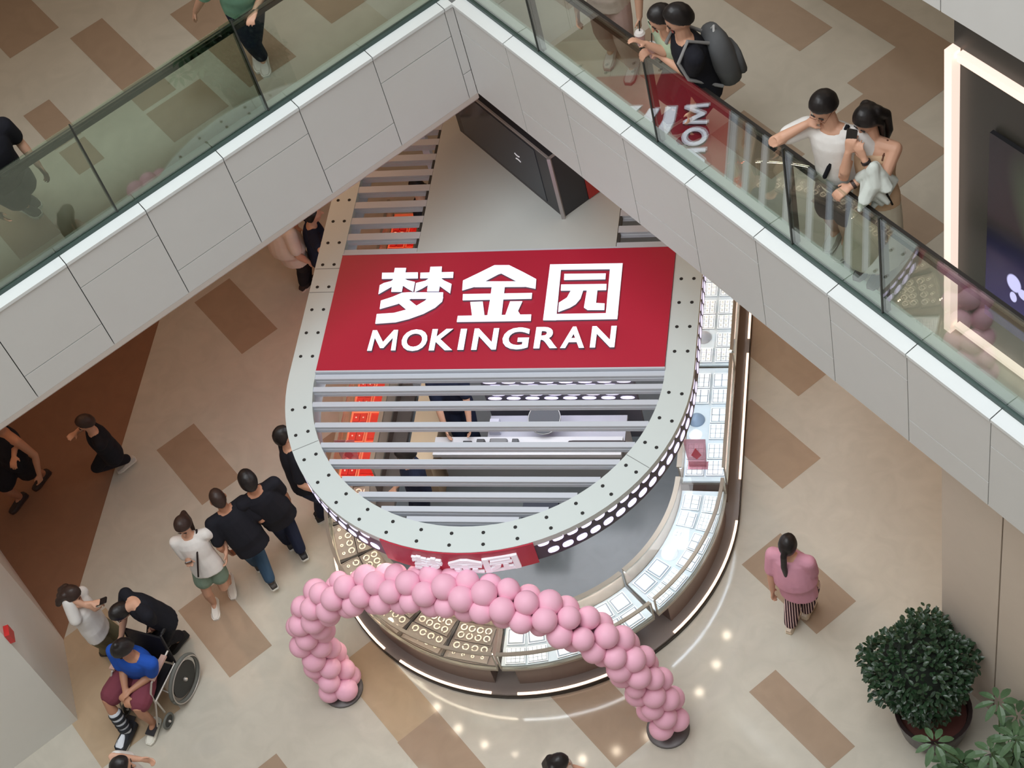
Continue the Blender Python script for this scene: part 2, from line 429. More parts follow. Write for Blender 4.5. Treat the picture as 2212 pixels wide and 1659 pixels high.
def screen_mat():
    m = bpy.data.materials.new('video_screen'); m.use_nodes = True; nt = m.node_tree
    b = nt.nodes['Principled BSDF']; b.inputs['Base Color'].default_value = (.01, .01, .012, 1); b.inputs['Roughness'].default_value = .25
    tc = nt.nodes.new('ShaderNodeTexCoord')
    def blob(cx, cy, sx, sy, rot, col, pw=1.0):
        mp = nt.nodes.new('ShaderNodeMapping'); mp.vector_type = 'TEXTURE'
        mp.inputs['Location'].default_value = (cx, cy, 0); mp.inputs['Rotation'].default_value = (0, 0, rot); mp.inputs['Scale'].default_value = (sx, sy, 1)
        nt.links.new(tc.outputs['UV'], mp.inputs[0])
        g = nt.nodes.new('ShaderNodeTexGradient'); g.gradient_type = 'SPHERICAL'; nt.links.new(mp.outputs[0], g.inputs[0])
        mu = nt.nodes.new('ShaderNodeMath'); mu.operation = 'MULTIPLY'; mu.inputs[1].default_value = pw; mu.use_clamp = True
        nt.links.new(g.outputs['Fac'], mu.inputs[0])
        c = nt.nodes.new('ShaderNodeMix'); c.data_type = 'RGBA'; c.inputs[6].default_value = (0, 0, 0, 1); c.inputs[7].default_value = (*lin(col), 1)
        nt.links.new(mu.outputs[0], c.inputs[0]); return c.outputs[2]
    outs = [blob(.35, .1, .75, .5, 0, (44, 40, 96), .9), blob(.35, .62, .18, .45, .5, (52, 70, 44), 1.6), blob(.47, .60, .035, .24, .5, (150, 160, 120), 2.5),
            blob(.15, .30, .04, .05, 0, (200, 200, 255), 6), blob(.20, .27, .03, .03, 0, (200, 200, 250), 6), blob(.15, .22, .02, .03, 0, (200, 200, 250), 6),
            blob(.33, .06, .05, .08, .3, (200, 200, 255), 5), blob(.40, .03, .05, .06, .3, (200, 200, 255), 5), blob(.52, -.02, .05, .13, .9, (215, 215, 255), 5),
            blob(.52, .2, .04, .06, 0, (150, 90, 110), 3)]
    cur = outs[0]
    for o in outs[1:]:
        a = nt.nodes.new('ShaderNodeMix'); a.data_type = 'RGBA'; a.blend_type = 'LIGHTEN'; a.inputs[0].default_value = 1
        nt.links.new(cur, a.inputs[6]); nt.links.new(o, a.inputs[7]); cur = a.outputs[2]
    nt.links.new(cur, b.inputs['Emission Color']); b.inputs['Emission Strength'].default_value = 1.0
    return m
def quad_uv(name, p, m, parent=None):
    """quad p = bottom-left, bottom-right, top-right, top-left with 0..1 uv, given a thickness behind"""
    me = bpy.data.meshes.new(name)
    nrm = (Vector(p[1]) - Vector(p[0])).cross(Vector(p[3]) - Vector(p[0])).normalized()
    back = [tuple(Vector(q) - nrm * .03) for q in p]
    me.from_pydata([tuple(q) for q in p] + back, [], [(0, 1, 2, 3), (7, 6, 5, 4), (4, 5, 1, 0), (5, 6, 2, 1), (6, 7, 3, 2), (7, 4, 0, 3)])
    uvl = me.uv_layers.new(name='uv')
    for i, c in enumerate(((0, 0), (1, 0), (1, 1), (0, 1))): uvl.data[i].uv = c
    for i in range(4, 24): uvl.data[i].uv = (2, 2)
    me.materials.append(m); me.update()
    o = bpy.data.objects.new(name, me); COL.objects.link(o)
    if parent is not None: o.parent = parent; o.location = -root_loc(parent)
    return o
U0 = WU + .33
scr = quad_uv('video_screen', [UV(U0, WV - .02, UPZ + .45), UV(U0 + 1.6, WV - .02, UPZ + .45), UV(U0 + 1.6, WV - .02, UPZ + 2.2), UV(U0, WV - .02, UPZ + 2.2)], screen_mat())
setloc(scr, UV(U0, WV - .02, UPZ + .45))
tag(scr, 'large dark video screen with green streak and white shapes inside the lit frame', 'screen')

# ------------------------------------------------------------------ ground floor walls (left corner and right pier)
wl = MB()
Bc = at(168, 1555, 0); Bl = at(137, 1381, 0)
d2 = UV(0, -1, 0)          # towards lower left of the picture
wl.prism([Bc, Bc + d2 * 3.2, Bc + d2 * 3.2 + UV(-3.5, 0, 0), Bl + UV(-3.2, 0, 0) , Bl], (0, 0, SOF))
struct(wl.build('wall_left', mat('white_wall', (226, 226, 220), rough=.4, var=.02)))
tw = MB(); tw.box(at(33, 1659, 0) + UV(.012, .3, 0), .02, .9, .02, -PI / 4)
rb = MB()
ra = Bl.lerp(Bc, .42); dd = (Bc - Bl).normalized(); nn = Vector((dd.y, -dd.x, 0))
if nn.dot(Vector((1, -1, 0))) < 0: nn = -nn
al = MB()
pz = 1.9
ray_ = at(14, 1372, 0) - Vector((0, 0, H)); tt = (Bl - Vector((0, 0, H))).dot(nn) / ray_.dot(nn)
hit = Vector((0, 0, H)) + ray_ * tt; pz = hit.z - .07
pb = Vector((hit.x, hit.y, 0)) + nn * .002
# alarm box: place on the vertical through photo pixel (14,1370)
al.prism([pb + dd * -.06 + Vector((0, 0, pz)), pb + dd * .06 + Vector((0, 0, pz)), pb + dd * .06 + nn * .05 + Vector((0, 0, pz)), pb + dd * -.06 + nn * .05 + Vector((0, 0, pz))], (0, 0, .14))
ao = al.build('fire_alarm_box', mat('alarm_red', (196, 44, 44), rough=.4))
setloc(ao, pb + Vector((0, 0, pz))); tag(ao, 'small red fire alarm box on the white wall at bottom left', 'fire alarm')

pr = MB()
pc = UV(-5.50, 5.62, 0)
pr.prism([pc, pc + UV(.63, .0, 0), pc + UV(.63, 1.6, 0), pc + UV(0, 1.6, 0)], (0, 0, SOF))
pr.prism([pc + UV(.645, 0, 0), pc + UV(2.6, 0, 0), pc + UV(2.6, 1.6, 0), pc + UV(.645, 1.6, 0)], (0, 0, SOF))
po = pr.build('wall_right', M_PLASTER); struct(po)
pj = MB(); pj.prism([pc + UV(.60, .02, 0), pc + UV(.67, .02, 0), pc + UV(.67, .2, 0), pc + UV(.60, .2, 0)], (0, 0, SOF))
pj.build('joint_backing', M_JOINT, parent=po)

# ------------------------------------------------------------------ jewellery kiosk: canopy
KX, KY = -4.03, 9.55          # centre of the rounded end
ZR, ZB = 2.45, 2.14
YEND = 13.6
M_RING = mat('canopy_grey', (208, 218, 217), rough=.4, var=.015)
M_LOUV = mat('louver_grey', (200, 206, 216), rough=.35, var=.02)
M_RED = mat('sign_red', (184, 38, 62), rough=.35, var=.03, scale=2)
M_BOLT = mat('bolt_hole', (36, 36, 36), rough=.7)
M_LETTER = mat('lit_letter_white', (236, 240, 255), rough=.4, emit=0.75, var=0)
M_OVAL = mat('led_oval', (226, 220, 255), rough=.4, emit=1.0, var=0)
M_FASC = mat('fascia_slate', (62, 58, 76), rough=.35, var=.08)

def upath(r, a0=PI, a1=2 * PI, n=48, yend=YEND, left=True, right=True):
    """plan path of the kiosk: down the left side, round the front, up the right side"""
    out = []
    if left: out.append(((KX - r, yend), (-1, 0)))
    for i in range(n + 1):
        a = a0 + (a1 - a0) * i / n
        out.append(((KX + r * math.cos(a), KY + r * math.sin(a)), (math.cos(a), math.sin(a))))
    if right: out.append(((KX + r, yend), (1, 0)))
    return out
def uat(r, s):
    """point on the u path at radius r, s = arc coordinate: angle in deg (180..360) or y beyond for the straights given as ('L', y)/('R', y)"""
    if isinstance(s, tuple):
        return Vector((KX + (-r if s[0] == 'L' else r), s[1], 0)), Vector((-1 if s[0] == 'L' else 1, 0, 0))
    a = math.radians(s)
    return Vector((KX + r * math.cos(a), KY + r * math.sin(a), 0)), Vector((math.cos(a), math.sin(a), 0))
canopy = thing('kiosk_canopy', 'grey louvered canopy with rounded end over the jewellery kiosk', 'canopy', (KX, KY, 0))
R1, R2 = 1.68, 1.945
MB().sweep(upath(0), [(R1, ZR - .07), (R2, ZR - .07), (R2, ZR), (R1, ZR)]).build('ring_frame', M_RING, canopy)
MB().sweep(upath(0), [(R1, ZB + .01), (R2 - .02, ZB + .01), (R2 - .02, ZB + .03), (R1, ZB + .03)]).build('soffit', mat('canopy_soffit', (200, 198, 194), rough=.5), canopy)
MB().sweep(upath(0), [(R1, ZB + .03), (R1 + .02, ZB + .03), (R1 + .02, ZR - .07), (R1, ZR - .07)]).build('inner_fascia', M_LOUV, canopy)
fa = MB().sweep(upath(0), [(R2 - .03, ZB), (R2 - .005, ZB), (R2 - .005, ZR - .005), (R2 - .03, ZR - .005)]).build('fascia', M_FASC, canopy)
# seams of the top plates, bolts in pairs
bolt0 = MB(); bolt0.lathe([(0.0001, .0035), (.017, .0035), (.017, -.002)], seg=10)
bolt0 = bolt0.build('bolt', M_BOLT, canopy); bolt0_used = False
ys = [9.192 + .285 * k for k in range(2, 15)]
spots = [('R', y) for y in ys] + [('L', y) for y in ys] + [360 - 8.2 - k * 9.35 for k in range(18)]
for s in spots:
    for r in (1.752, 1.872):
        p, o = uat(r, s)
        bb = bolt0
        if bolt0_used: bb = bolt0.copy(); COL.objects.link(bb)
        bolt0_used = True; bb.location = Vector((p.x, p.y, ZR)) - root_loc(canopy)
for s in (('L', 10.55), ('L', 10.85), 360 - 33.2, 180 + 27, ('R', 11.4)):
    p, o = uat(R1 + .005, s); q, _ = uat(R2 - .005, s); MB().bar((p.x, p.y, ZR + .0005), (q.x, q.y, ZR + .0005), .006, .002).build('plate_seam', mat('seam_grey', (130, 134, 134), rough=.6), canopy)
# louvers: front group under the rounded opening, and beside the roof plate
def louver(y, x0, x1, nm='louver', d=.055):
    b = MB()
    yf = y - d / 2; z0 = ZR - .088
    prof = [(yf, z0), (yf, ZR - .048), (yf + .006, ZR - .044), (yf + .006, ZR - .036), (yf, ZR - .032), (yf, ZR - .006), (yf + d, ZR - .006), (yf + d, ZR - .03), (yf + .02, ZR - .03), (yf + .02, z0)]
    b.rings([[Vector((x0, a, c)) for a, c in prof], [Vector((x1, a, c)) for a, c in prof]])
    return b.build(nm, M_LOUV, canopy)
for y in (9.52, 9.375, 9.20, 8.965, 8.74, 8.555, 8.37, 8.205, 8.055, 7.95):
    hw = R1 if y > KY else math.sqrt(max(0, R1 ** 2 - (KY - y) ** 2))
    louver(y, KX - hw, KX + hw)
for k in range(12):
    y = 11.05 + k * .212
    louver(y, KX - R1, -4.95, d=.085); louver(y, -2.94, KX + R1, d=.085)
# slim edge rails and the big roof plate with its dark seam
rp = MB(); rp.box((-3.945, 12.3, ZR - .05), 2.0, 2.62, .05)
rp.build('roof_plate', mat('roof_plate', (196, 202, 200), rough=.45, var=.02), canopy)
for x in (-4.965, -2.93): MB().box((x, 12.3, ZR - .06), .022, 2.62, .05).build('plate_gap', M_JOINT, canopy)
for x, y in ((-5.42, 10.93), (-2.66, 10.93), (-5.42, 13.3), (-2.66, 13.3)):
    MB().box((x, y, 0), .08, .08, ZR - .05).build('support_post', M_LOUV, canopy)
# honeycomb lights on the fascia
ov = MB(); dots = MB()
def oval(mb, r, ang_or, z, wd, hg, y=None):
    pts = []
    for k in range(12):
        t = 2 * PI * k / 12
        dx = math.copysign(abs(math.cos(t)) ** .7, math.cos(t)) * wd / 2; dz = math.copysign(abs(math.sin(t)) ** .9, math.sin(t)) * hg / 2
        if isinstance(ang_or, tuple):
            p, o = uat(r, (ang_or[0], ang_or[1] + dx))
        else:
            p, o = uat(r, ang_or + math.degrees(dx / r))
        pts.append(p + Vector((0, 0, z + dz)))
    _, o = uat(r, ang_or)
    mb.prism(pts, o * .004)
step = .137
def run(rng_deg, phase0=0.0):
    a0, a1 = rng_deg; n = int((a1 - a0) / math.degrees(step / R2))
    for i in range(n):
        for row in (0, 1):
            a = a0 + (i + .5 + .5 * row) * math.degrees(step / R2)
            if a < a1: oval(ov, R2 - .005, a, ZB + .235 - row * .15, .105, .085)
run((290.5, 361)); run((180, 247.5))
for sd in ('R', 'L'):
    for i in range(22):
        for row in (0, 1): oval(ov, R2 - .005, (sd, KY + .05 + (i + .5 + .5 * row) * step), ZB + .235 - row * .15, .105, .085)
ov.build('honeycomb_lights', M_OVAL, canopy)
# downlights in the soffit
for k in range(14):
    a = 351.5 - k * 11.7
    p, o = uat(1.84, a)
    dl = MB(); dl.lathe([(0.0001, -.004), (.035, -.004), (.035, .012)], (p.x, p.y, ZB + .003), seg=14)
    dl.build('downlight', mat('downlight_lens', (255, 236, 210), emit=40, var=0), canopy)

# ------------------------------------------------------------------ sign lettering
G = 0.31646
GL = {
 'dream': [[(238,155),(482,152),(482,192),(236,196)], [(325,122),(402,122),(388,200),(372,284),(300,284),(312,200)],
           [(322,196),(300,212),(250,225),(222,240),(213,300),(262,272),(318,240)], [(392,196),(410,206),(462,218),(450,284),(410,262),(372,236)],
           [(500,155),(725,150),(722,188),(498,192)], [(568,115),(646,113),(640,196),(625,281),(545,281),(556,196)],
           [(560,192),(535,210),(470,226),(460,286),(510,262),(560,232)], [(638,190),(660,208),(712,232),(702,295),(655,262),(615,232)],
           [(375,292),(440,288),(452,325),(340,368),(222,402),(230,346),(310,320)],
           [(425,290),(655,290),(652,330),(440,332)],
           [(556,322),(655,320),(648,350),(600,392),(520,434),(420,470),(330,492),(192,502),(202,438),(320,430),(410,406),(470,383),(530,348)],
           [(345,358),(420,338),(478,385),(412,414)]],
 'gold': [[(1005,103),(1060,103),(1060,155),(1030,165),(935,215),(868,250),(785,275),(790,208),(900,155)],
          [(1050,103),(1105,103),(1200,150),(1290,198),(1285,263),(1210,248),(1160,215),(1050,158)],
          [(935,214),(1160,214),(1212,250),(868,252)], [(790,301),(1262,293),(1258,331),(788,342)],
          [(990,225),(1078,225),(1052,455),(955,455),(975,340)], [(840,355),(925,352),(937,448),(852,450)],
          [(1112,351),(1195,350),(1165,415),(1182,442),(1078,448)], [(755,450),(1256,440),(1253,482),(748,490)]],
 'garden': [[(1385,98),(1880,90),(1876,128),(1382,134)], [(1385,98),(1462,98),(1425,478),(1337,478)],
            [(1797,92),(1880,90),(1843,470),(1762,470)], [(1342,438),(1848,430),(1843,470),(1337,478)],
            [(1482,163),(1765,160),(1762,198),(1480,203)], [(1460,236),(1770,232),(1768,272),(1458,276)],
            [(1530,270),(1612,270),(1592,330),(1560,368),(1520,392),(1440,422),(1445,360),(1500,325)],
            [(1637,270),(1708,270),(1698,362),(1757,365),(1755,408),(1640,408),(1616,392)]],
}
def sp(X, Y, z): return at(750 + X * G, 540 + Y * G, z)
sign = thing('roof_sign', 'big red rooftop sign with white Chinese characters and white Latin capitals', 'sign', (KX, 10.28, ZR))
ps = MB(); ps.box((KX, 10.285, ZR - .012), R1 * 2 - .01, 1.435, .034)
ps.build('panel', M_RED, sign)
ed = MB()
for y in (9.562, 11.008): ed.box((KX, y, ZR - .03), R1 * 2, .018, .056)
ed.build('edge_trim', M_LOUV, sign)
M_RETURN = mat('letter_return', (120, 122, 140), rough=.5)
ZL = ZR + .05
for nm in ('dream', 'gold', 'garden'):
    b = MB(); rt = MB()
    for i, poly in enumerate(GL[nm]):
        pts = [sp(X, Y, ZL) for X, Y in poly]
        b.prism([p - Vector((0, 0, .006)) for p in pts], (0, 0, .006 + i * .0003))
        rt.prism([p - Vector((0, 0, ZL - ZR - .022)) for p in pts], (0, 0, ZL - ZR - .0285))
    o = b.build('character', M_LETTER, sign); rt.build('letter_side', M_RETURN, o)
def letter_mesh(ch, thick=.035):
    if ch == 'M':
        w_ = .19
        pts = [(0, 0), (w_ * .85, 0), (w_ * .95, .62), (.44, .12), (.56, .12), (1 - w_ * .95, .62), (1 - w_ * .85, 0), (1, 0), (.95, 1), (.80, 1), (.5, .42), (.20, 1), (.05, 1)]
        b = MB()
        for q in ([0, 1, 2, 11, 12], [2, 3, 4, 10, 11], [4, 5, 9, 10], [5, 6, 7, 8, 9]): b.prism([(pts[i][0], pts[i][1], 0) for i in q], (0, 0, 1))
        me = bpy.data.meshes.new('letter'); me.from_pydata(b.v, [], b.f)
        bm = bmesh.new(); bm.from_mesh(me); bmesh.ops.recalc_face_normals(bm, faces=bm.faces); bm.to_mesh(me); bm.free()
        return me, np.array([v.co[:] for v in me.vertices])
    cu = bpy.data.curves.new('letter', 'FONT'); cu.body = ch; cu.size = 1; cu.offset = .03 if ch != 'M' else 0.012; cu.extrude = 0.02; cu.resolution_u = 4
    ob = bpy.data.objects.new('letter', cu); COL.objects.link(ob)
    dg = bpy.context.evaluated_depsgraph_get(); dg.update()
    me = bpy.data.meshes.new_from_object(ob.evaluated_get(dg))
    bpy.data.objects.remove(ob); bpy.data.curves.remove(cu)
    co = np.array([v.co[:] for v in me.vertices]); mn, mx = co.min(0), co.max(0)
    co = (co - mn) / np.maximum(mx - mn, 1e-6)
    return me, co
LET = [('M', 135, 341, 548, 688), ('O', 357, 543, 543, 691), ('K', 555, 727, 540, 686), ('I', 748, 809, 538, 682), ('N', 845, 1025, 536, 682),
       ('G', 1048, 1241, 530, 680), ('R', 1270, 1442, 526, 672), ('A', 1452, 1627, 524, 670), ('N', 1655, 1834, 520, 666)]
for ch, x0, x1, yt, yb_ in LET:
    me, co = letter_mesh(ch)
    bl, br = sp(x0, yb_, ZL), sp(x1, yb_, ZL)
    # world upright letter: x from the foot line, y from heights; the slant seen comes from the lens
    tl = sp(x0 + 18, yt, ZL)
    hgt = tl.y - bl.y; W = (br.x - bl.x) * (.94 if ch != 'I' else .70)
    P = np.empty_like(co)
    P[:, 0] = bl.x + (0 if ch != 'I' else .004) + co[:, 0] * W; P[:, 1] = bl.y + co[:, 1] * hgt; P[:, 2] = ZR + .022 + co[:, 2] * (ZL - ZR - .022)
    me.vertices.foreach_set('co', P.ravel()); me.materials.clear(); me.materials.append(M_LETTER); me.materials.append(M_RETURN)
    for p in me.polygons: p.material_index = 0 if p.normal.z > .5 or p.center.z > ZL - .002 else 1
    me.update()
    o = bpy.data.objects.new('letter', me); COL.objects.link(o); o.parent = sign; o.location = -root_loc(sign)

# red sign band on the rounded front with the same three characters
fs = thing('fascia_sign', 'curved red sign band with three white characters on the front of the canopy', 'sign', (KX, KY - R2, ZB))
arc = [((KX + math.cos(math.radians(a)) , KY + math.sin(math.radians(a))), (math.cos(math.radians(a)), math.sin(math.radians(a)))) for a in np.linspace(248.2, 290, 20)]
arc = [((KX, KY), o) for p, o in arc]
MB().sweep(arc, [(R2 - .004, ZB - .02), (R2 + .012, ZB - .02), (R2 + .012, ZR - .008), (R2 - .004, ZR - .008)]).build('band', M_RED, fs)
rngs = {'dream': (256.6, 265.6, (190, 725), (113, 502)), 'gold': (266.4, 276.0, (748, 1290), (103, 490)), 'garden': (275.6, 285.6, (1337, 1880), (90, 478))}
for nm in ('dream', 'gold', 'garden'):
    a0, a1, (X0, X1), (Y0, Y1) = rngs[nm]
    b = MB()
    for i, poly in enumerate(GL[nm]):
        pts = []
        for X, Y in poly:
            sh = (Y - (Y0 + Y1) / 2) * .12      # undo the lean of the big sign
            fx = (X + sh - X0) / (X1 - X0); fy = (Y1 - Y) / (Y1 - Y0)
            a = math.radians(a0 + (a1 - a0) * fx); z = ZB + .005 + .225 * fy
            pts.append(Vector((KX + (R2 + .014) * math.cos(a), KY + (R2 + .014) * math.sin(a), z)))
        am = math.radians((a0 + a1) / 2)
        b.prism(pts, (math.cos(am) * (.022 + i * .0004), math.sin(am) * (.022 + i * .0004), 0))
    b.build('character', mat('fascia_letter_white', (232, 234, 240), rough=.5, emit=.25, var=0), fs)

# ------------------------------------------------------------------ dark advertising box standing on the roof plate
bxo = thing('advertising_box', 'dark upright box with silver edges and small white emblem on the canopy roof', 'display box', (*at(1218, 470, ZR)[:2], ZR))
q0 = at(1218, 470, ZR); 
L1, W1, H1 = 1.75, .62, .86
def bq(a, b, z): return q0 + UV(-a, b, 0) + Vector((0, 0, z))      # a along the long left side, b to the back right
B = MB(); B.prism([bq(0, 0, 0), bq(L1, 0, 0), bq(L1, W1, 0), bq(0, W1, 0)], (0, 0, H1))
B.build('body', mat('ad_box_dark', (44, 46, 52), rough=.35, var=.12, scale=2), bxo)
Fp = MB(); Fp.prism([bq(.25, -.004, .05), bq(L1 - .1, -.004, .05), bq(L1 - .1, .0, .05), bq(.25, .0, .05)], (0, 0, H1 - .12))
Fp.build('front_panel', mat('ad_panel_navy', (40, 48, 62), rough=.15, var=.2, scale=1.5), bxo)
sv = MB()
sv.bar(bq(-.004, -.004, 0), bq(-.004, -.004, H1 + .005), .035, .035); sv.bar(bq(0, -.004, H1), bq(L1, -.004, H1), .02, .02); sv.bar(bq(-.004, 0, H1), bq(-.004, W1, H1), .02, .02)
sv.build('silver_edge', mat('silver_edge', (176, 172, 172), rough=.35, metal=.4), bxo)
rdp = MB(); rdp.prism([bq(-.003, W1 * .52, .01), bq(-.003, W1, .01), bq(-.008, W1, .01), bq(-.008, W1 * .52, .01)], (0, 0, H1 - .03))
rdp.build('red_panel', mat('ad_red', (176, 44, 40), rough=.35), bxo)
em = MB()
c0 = bq(.62, -.006, .42)
for sgn in (1, -1):
    pts = []
    for t in np.linspace(-.9, .9, 7): pts.append(c0 + UV(-math.sin(t) * .05, 0, 0) + Vector((0, 0, sgn * (.028 + .03 * (1 - math.cos(t))))))
    for p, q in zip(pts[:-1], pts[1:]): em.bar(p, q, .004, .014, up=(0, 0, 1))
em.build('emblem', mat('emblem_white', (220, 220, 225), emit=.4, var=0), bxo)

# ------------------------------------------------------------------ kiosk floor, plinth and showcases
M_SLATE = marble('kiosk_slate', (120, 128, 133), rough=.22, amp=.12, scale=1.3)
M_TAUPE = mat('taupe_panel', (120, 104, 96), rough=.4, var=.05)
M_TAUPE2 = mat('plinth_taupe', (134, 124, 118), rough=.3, var=.04)
M_GOLDR = mat('champagne_metal', (168, 162, 150), rough=.35, metal=.6, var=.04)
M_WHITEB = mat('showcase_white', (196, 204, 208), rough=.5, var=.02)
M_PAD = mat('tray_pad_white', (244, 246, 246), rough=.6, var=.02)
M_LED = mat('showcase_led', (246, 248, 255), emit=24, var=0)
M_LEDB = mat('showcase_led_cool', (222, 236, 255), emit=26, var=0)
M_LEDR = mat('showcase_led_red', (255, 110, 84), emit=20, var=0)
M_GOLD = mat('gold', (255, 246, 232), rough=.3, metal=.6, var=.05)
M_PEARL = mat('pearl', (240, 236, 226), rough=.2, metal=.2, var=.02)

plinth = thing('kiosk_plinth', 'low taupe plinth with glowing rim that the curved showcases stand on', 'plinth', (KX, KY, 0))
MB().sweep(upath(0), [(1.50, .001), (2.14, .001), (2.14, .07), (1.50, .07)]).build('plinth_step', M_TAUPE2, plinth)
MB().sweep(upath(0), [(2.14, .001), (2.15, .001), (2.15, .045), (2.14, .045)]).build('dark_skirt', M_DARKST, plinth)
ky = MB(); pts = [(p[0] + o[0] * 1.5, p[1] + o[1] * 1.5, .003) for p, o in upath(0)]
ky.prism(pts, (0, 0, .006)); struct(ky.build('floor_kiosk', M_SLATE))
M_PLED = mat('plinth_led', (255, 222, 196), emit=1.5, var=0)
def seg_path(a0, a1, n=14):
    return [((KX, KY), (math.cos(math.radians(a)), math.sin(math.radians(a)))) for a in np.linspace(a0, a1, n)]
def str_path(side, y0, y1):
    o = (-1, 0) if side == 'L' else (1, 0)
    return [((KX, y0), o), ((KX, y1), o)]
for p in [seg_path(190, 232), seg_path(238, 266), seg_path(273, 307), seg_path(318, 356), str_path('R', 9.9, 11.5), str_path('R', 11.7, 13.4), str_path('L', 9.9, 11.5), str_path('L', 11.7, 13.4)]:
    MB().sweep(p, [(2.118, .068), (2.142, .068), (2.142, .082), (2.118, .082)]).build('led_line', M_PLED, plinth)

def showcase(path, style, label, body_path=None):
    """curved or straight glass counter"""
    (c, o) = path[len(path) // 2]
    if o[1] == 0 and path[0][1] == path[-1][1]: base = ((path[0][0][0] + o[0] * 1.83), (path[0][0][1] + path[-1][0][1]) / 2, .07)
    else: base = (c[0] + o[0] * 1.83, c[1] + o[1] * 1.83, .07)
    t = thing('jewellery_showcase', label, 'showcase', base, 'glass jewellery showcases of the kiosk')
    bp = body_path or path
    MB().sweep(bp, [(1.66, .07), (2.02, .07), (2.02, .405), (1.66, .405)]).build('cabinet_body', M_TAUPE if style != 'red' else M_TAUPE, t)
    MB().sweep(path, [(1.585, .405), (2.055, .405), (2.055, .44), (1.585, .44)]).build('base_rim', M_GOLDR, t)
    bedc = {'white': M_WHITEB, 'cool': M_WHITEB, 'brown': mat('bed_taupe', (112, 98, 92), rough=.6), 'red': mat('bed_orange', (224, 150, 110), rough=.6)}[style]
    MB().sweep(path, [(1.61, .44), (2.03, .44), (2.03, .468), (1.61, .468)]).build('display_bed', bedc, t)
    MB().sweep(path, [(2.04, .44), (2.05, .44), (2.05, .715), (2.04, .715)]).build('front_glass', M_CASEG, t)
    MB().sweep(path, [(1.60, .715), (2.05, .715), (2.05, .725), (1.60, .725)]).build('top_glass', M_CASEG, t)
    MB().sweep(path, [(1.585, .44), (1.605, .44), (1.605, .71), (1.585, .71)]).build('back_panel', mat('back_panel_beige', (196, 180, 164), rough=.4), t)
    MB().sweep(path, [(2.022, .708), (2.056, .708), (2.056, .728), (2.022, .728)]).build('front_rail', M_GOLDR, t)
    MB().sweep(path, [(1.575, .705), (1.625, .705), (1.625, .728), (1.575, .728)]).build('rear_rail', M_GOLDR, t)
    led = {'white': M_LED, 'cool': M_LEDB, 'brown': mat('showcase_led_dim', (255, 236, 214), emit=30, var=0), 'red': M_LEDR}[style]
    MB().sweep(path, [(2.026, .700), (2.037, .700), (2.037, .708), (2.026, .708)]).build('led_strip', led, t)
    MB().sweep(path, [(1.607, .700), (1.62, .700), (1.62, .705), (1.607, .705)]).build('led_strip', led, t)
    for e in (path[0], path[-1]):
        (cx, cy), o = e
        for r in (1.595, 2.046):
            MB().box((cx + o[0] * r, cy + o[1] * r, .44), .016, .016, .275, math.atan2(o[1], o[0])).build('corner_post', M_GOLDR, t)
    return t
M_TRAYG = mat('tray_grey', (150, 158, 168), rough=.6)
M_TRAYD = mat('tray_taupe', (128, 118, 112), rough=.7)
M_TRAYR = mat('tray_red', (206, 46, 36), rough=.6)
ZT = .468
tray_n = [0]
def tray(kind, r, s, wt, wr, label, group):
    """display tray at radius r, arc spot s; wt along the counter, wr across"""
    p, o = uat(r, s); rz = math.atan2(o.y, o.x)
    t = thing('jewellery_tray', label, 'tray', (p.x, p.y, ZT), group)
    t.rotation_euler = (0, 0, rz)      # local x outwards, y along the counter
    if kind not in _T: _T[kind] = {}
    key = (round(wt, 3), round(wr, 3))
    if key not in _T[kind]:
        base = MB(); base.box((0, 0, .0), wr, wt, .012)
        rim = MB()
        for sx in (-1, 1): rim.box((sx * (wr / 2 - .004), 0, .012), .008, wt, .007)
        for sy in (-1, 1): rim.box((0, sy * (wt / 2 - .004), .012), wr - .016, .008, .007)
        parts = [('tray_base', base, {'dark': M_TRAYD, 'red': M_TRAYR}.get(kind[0], M_TRAYG)), ('tray_rim', rim, {'dark': M_TRAYD, 'red': mat('tray_rim_peach', (236, 170, 130))}.get(kind[0], M_PAD))]
        nx, ny = kind[1], kind[2]
        if nx:
            pads = MB()
            for i in range(nx):
                for j in range(ny):
                    cx = (i + .5) / nx * (wr - .024) - (wr - .024) / 2; cy = (j + .5) / ny * (wt - .024) - (wt - .024) / 2
                    pads.box((cx, cy, .012), (wr - .024) / nx * .86, (wt - .024) / ny * .86, .012)
            parts.append(('pads', pads, {'dark': mat('pad_dark', (96, 86, 82), rough=.8), 'red': mat('pad_red', (180, 36, 30), rough=.6)}.get(kind[0], M_PAD)))
        _T[kind][key] = []
        for nm, mb, mm in parts:
            ob = mb.build(nm, mm); _T[kind][key].append(ob); ob.parent = t
    else:
        for ob in _T[kind][key]:
            c = ob.copy(); COL.objects.link(c); c.parent = t
    return t
_T = {}
piece0 = {}
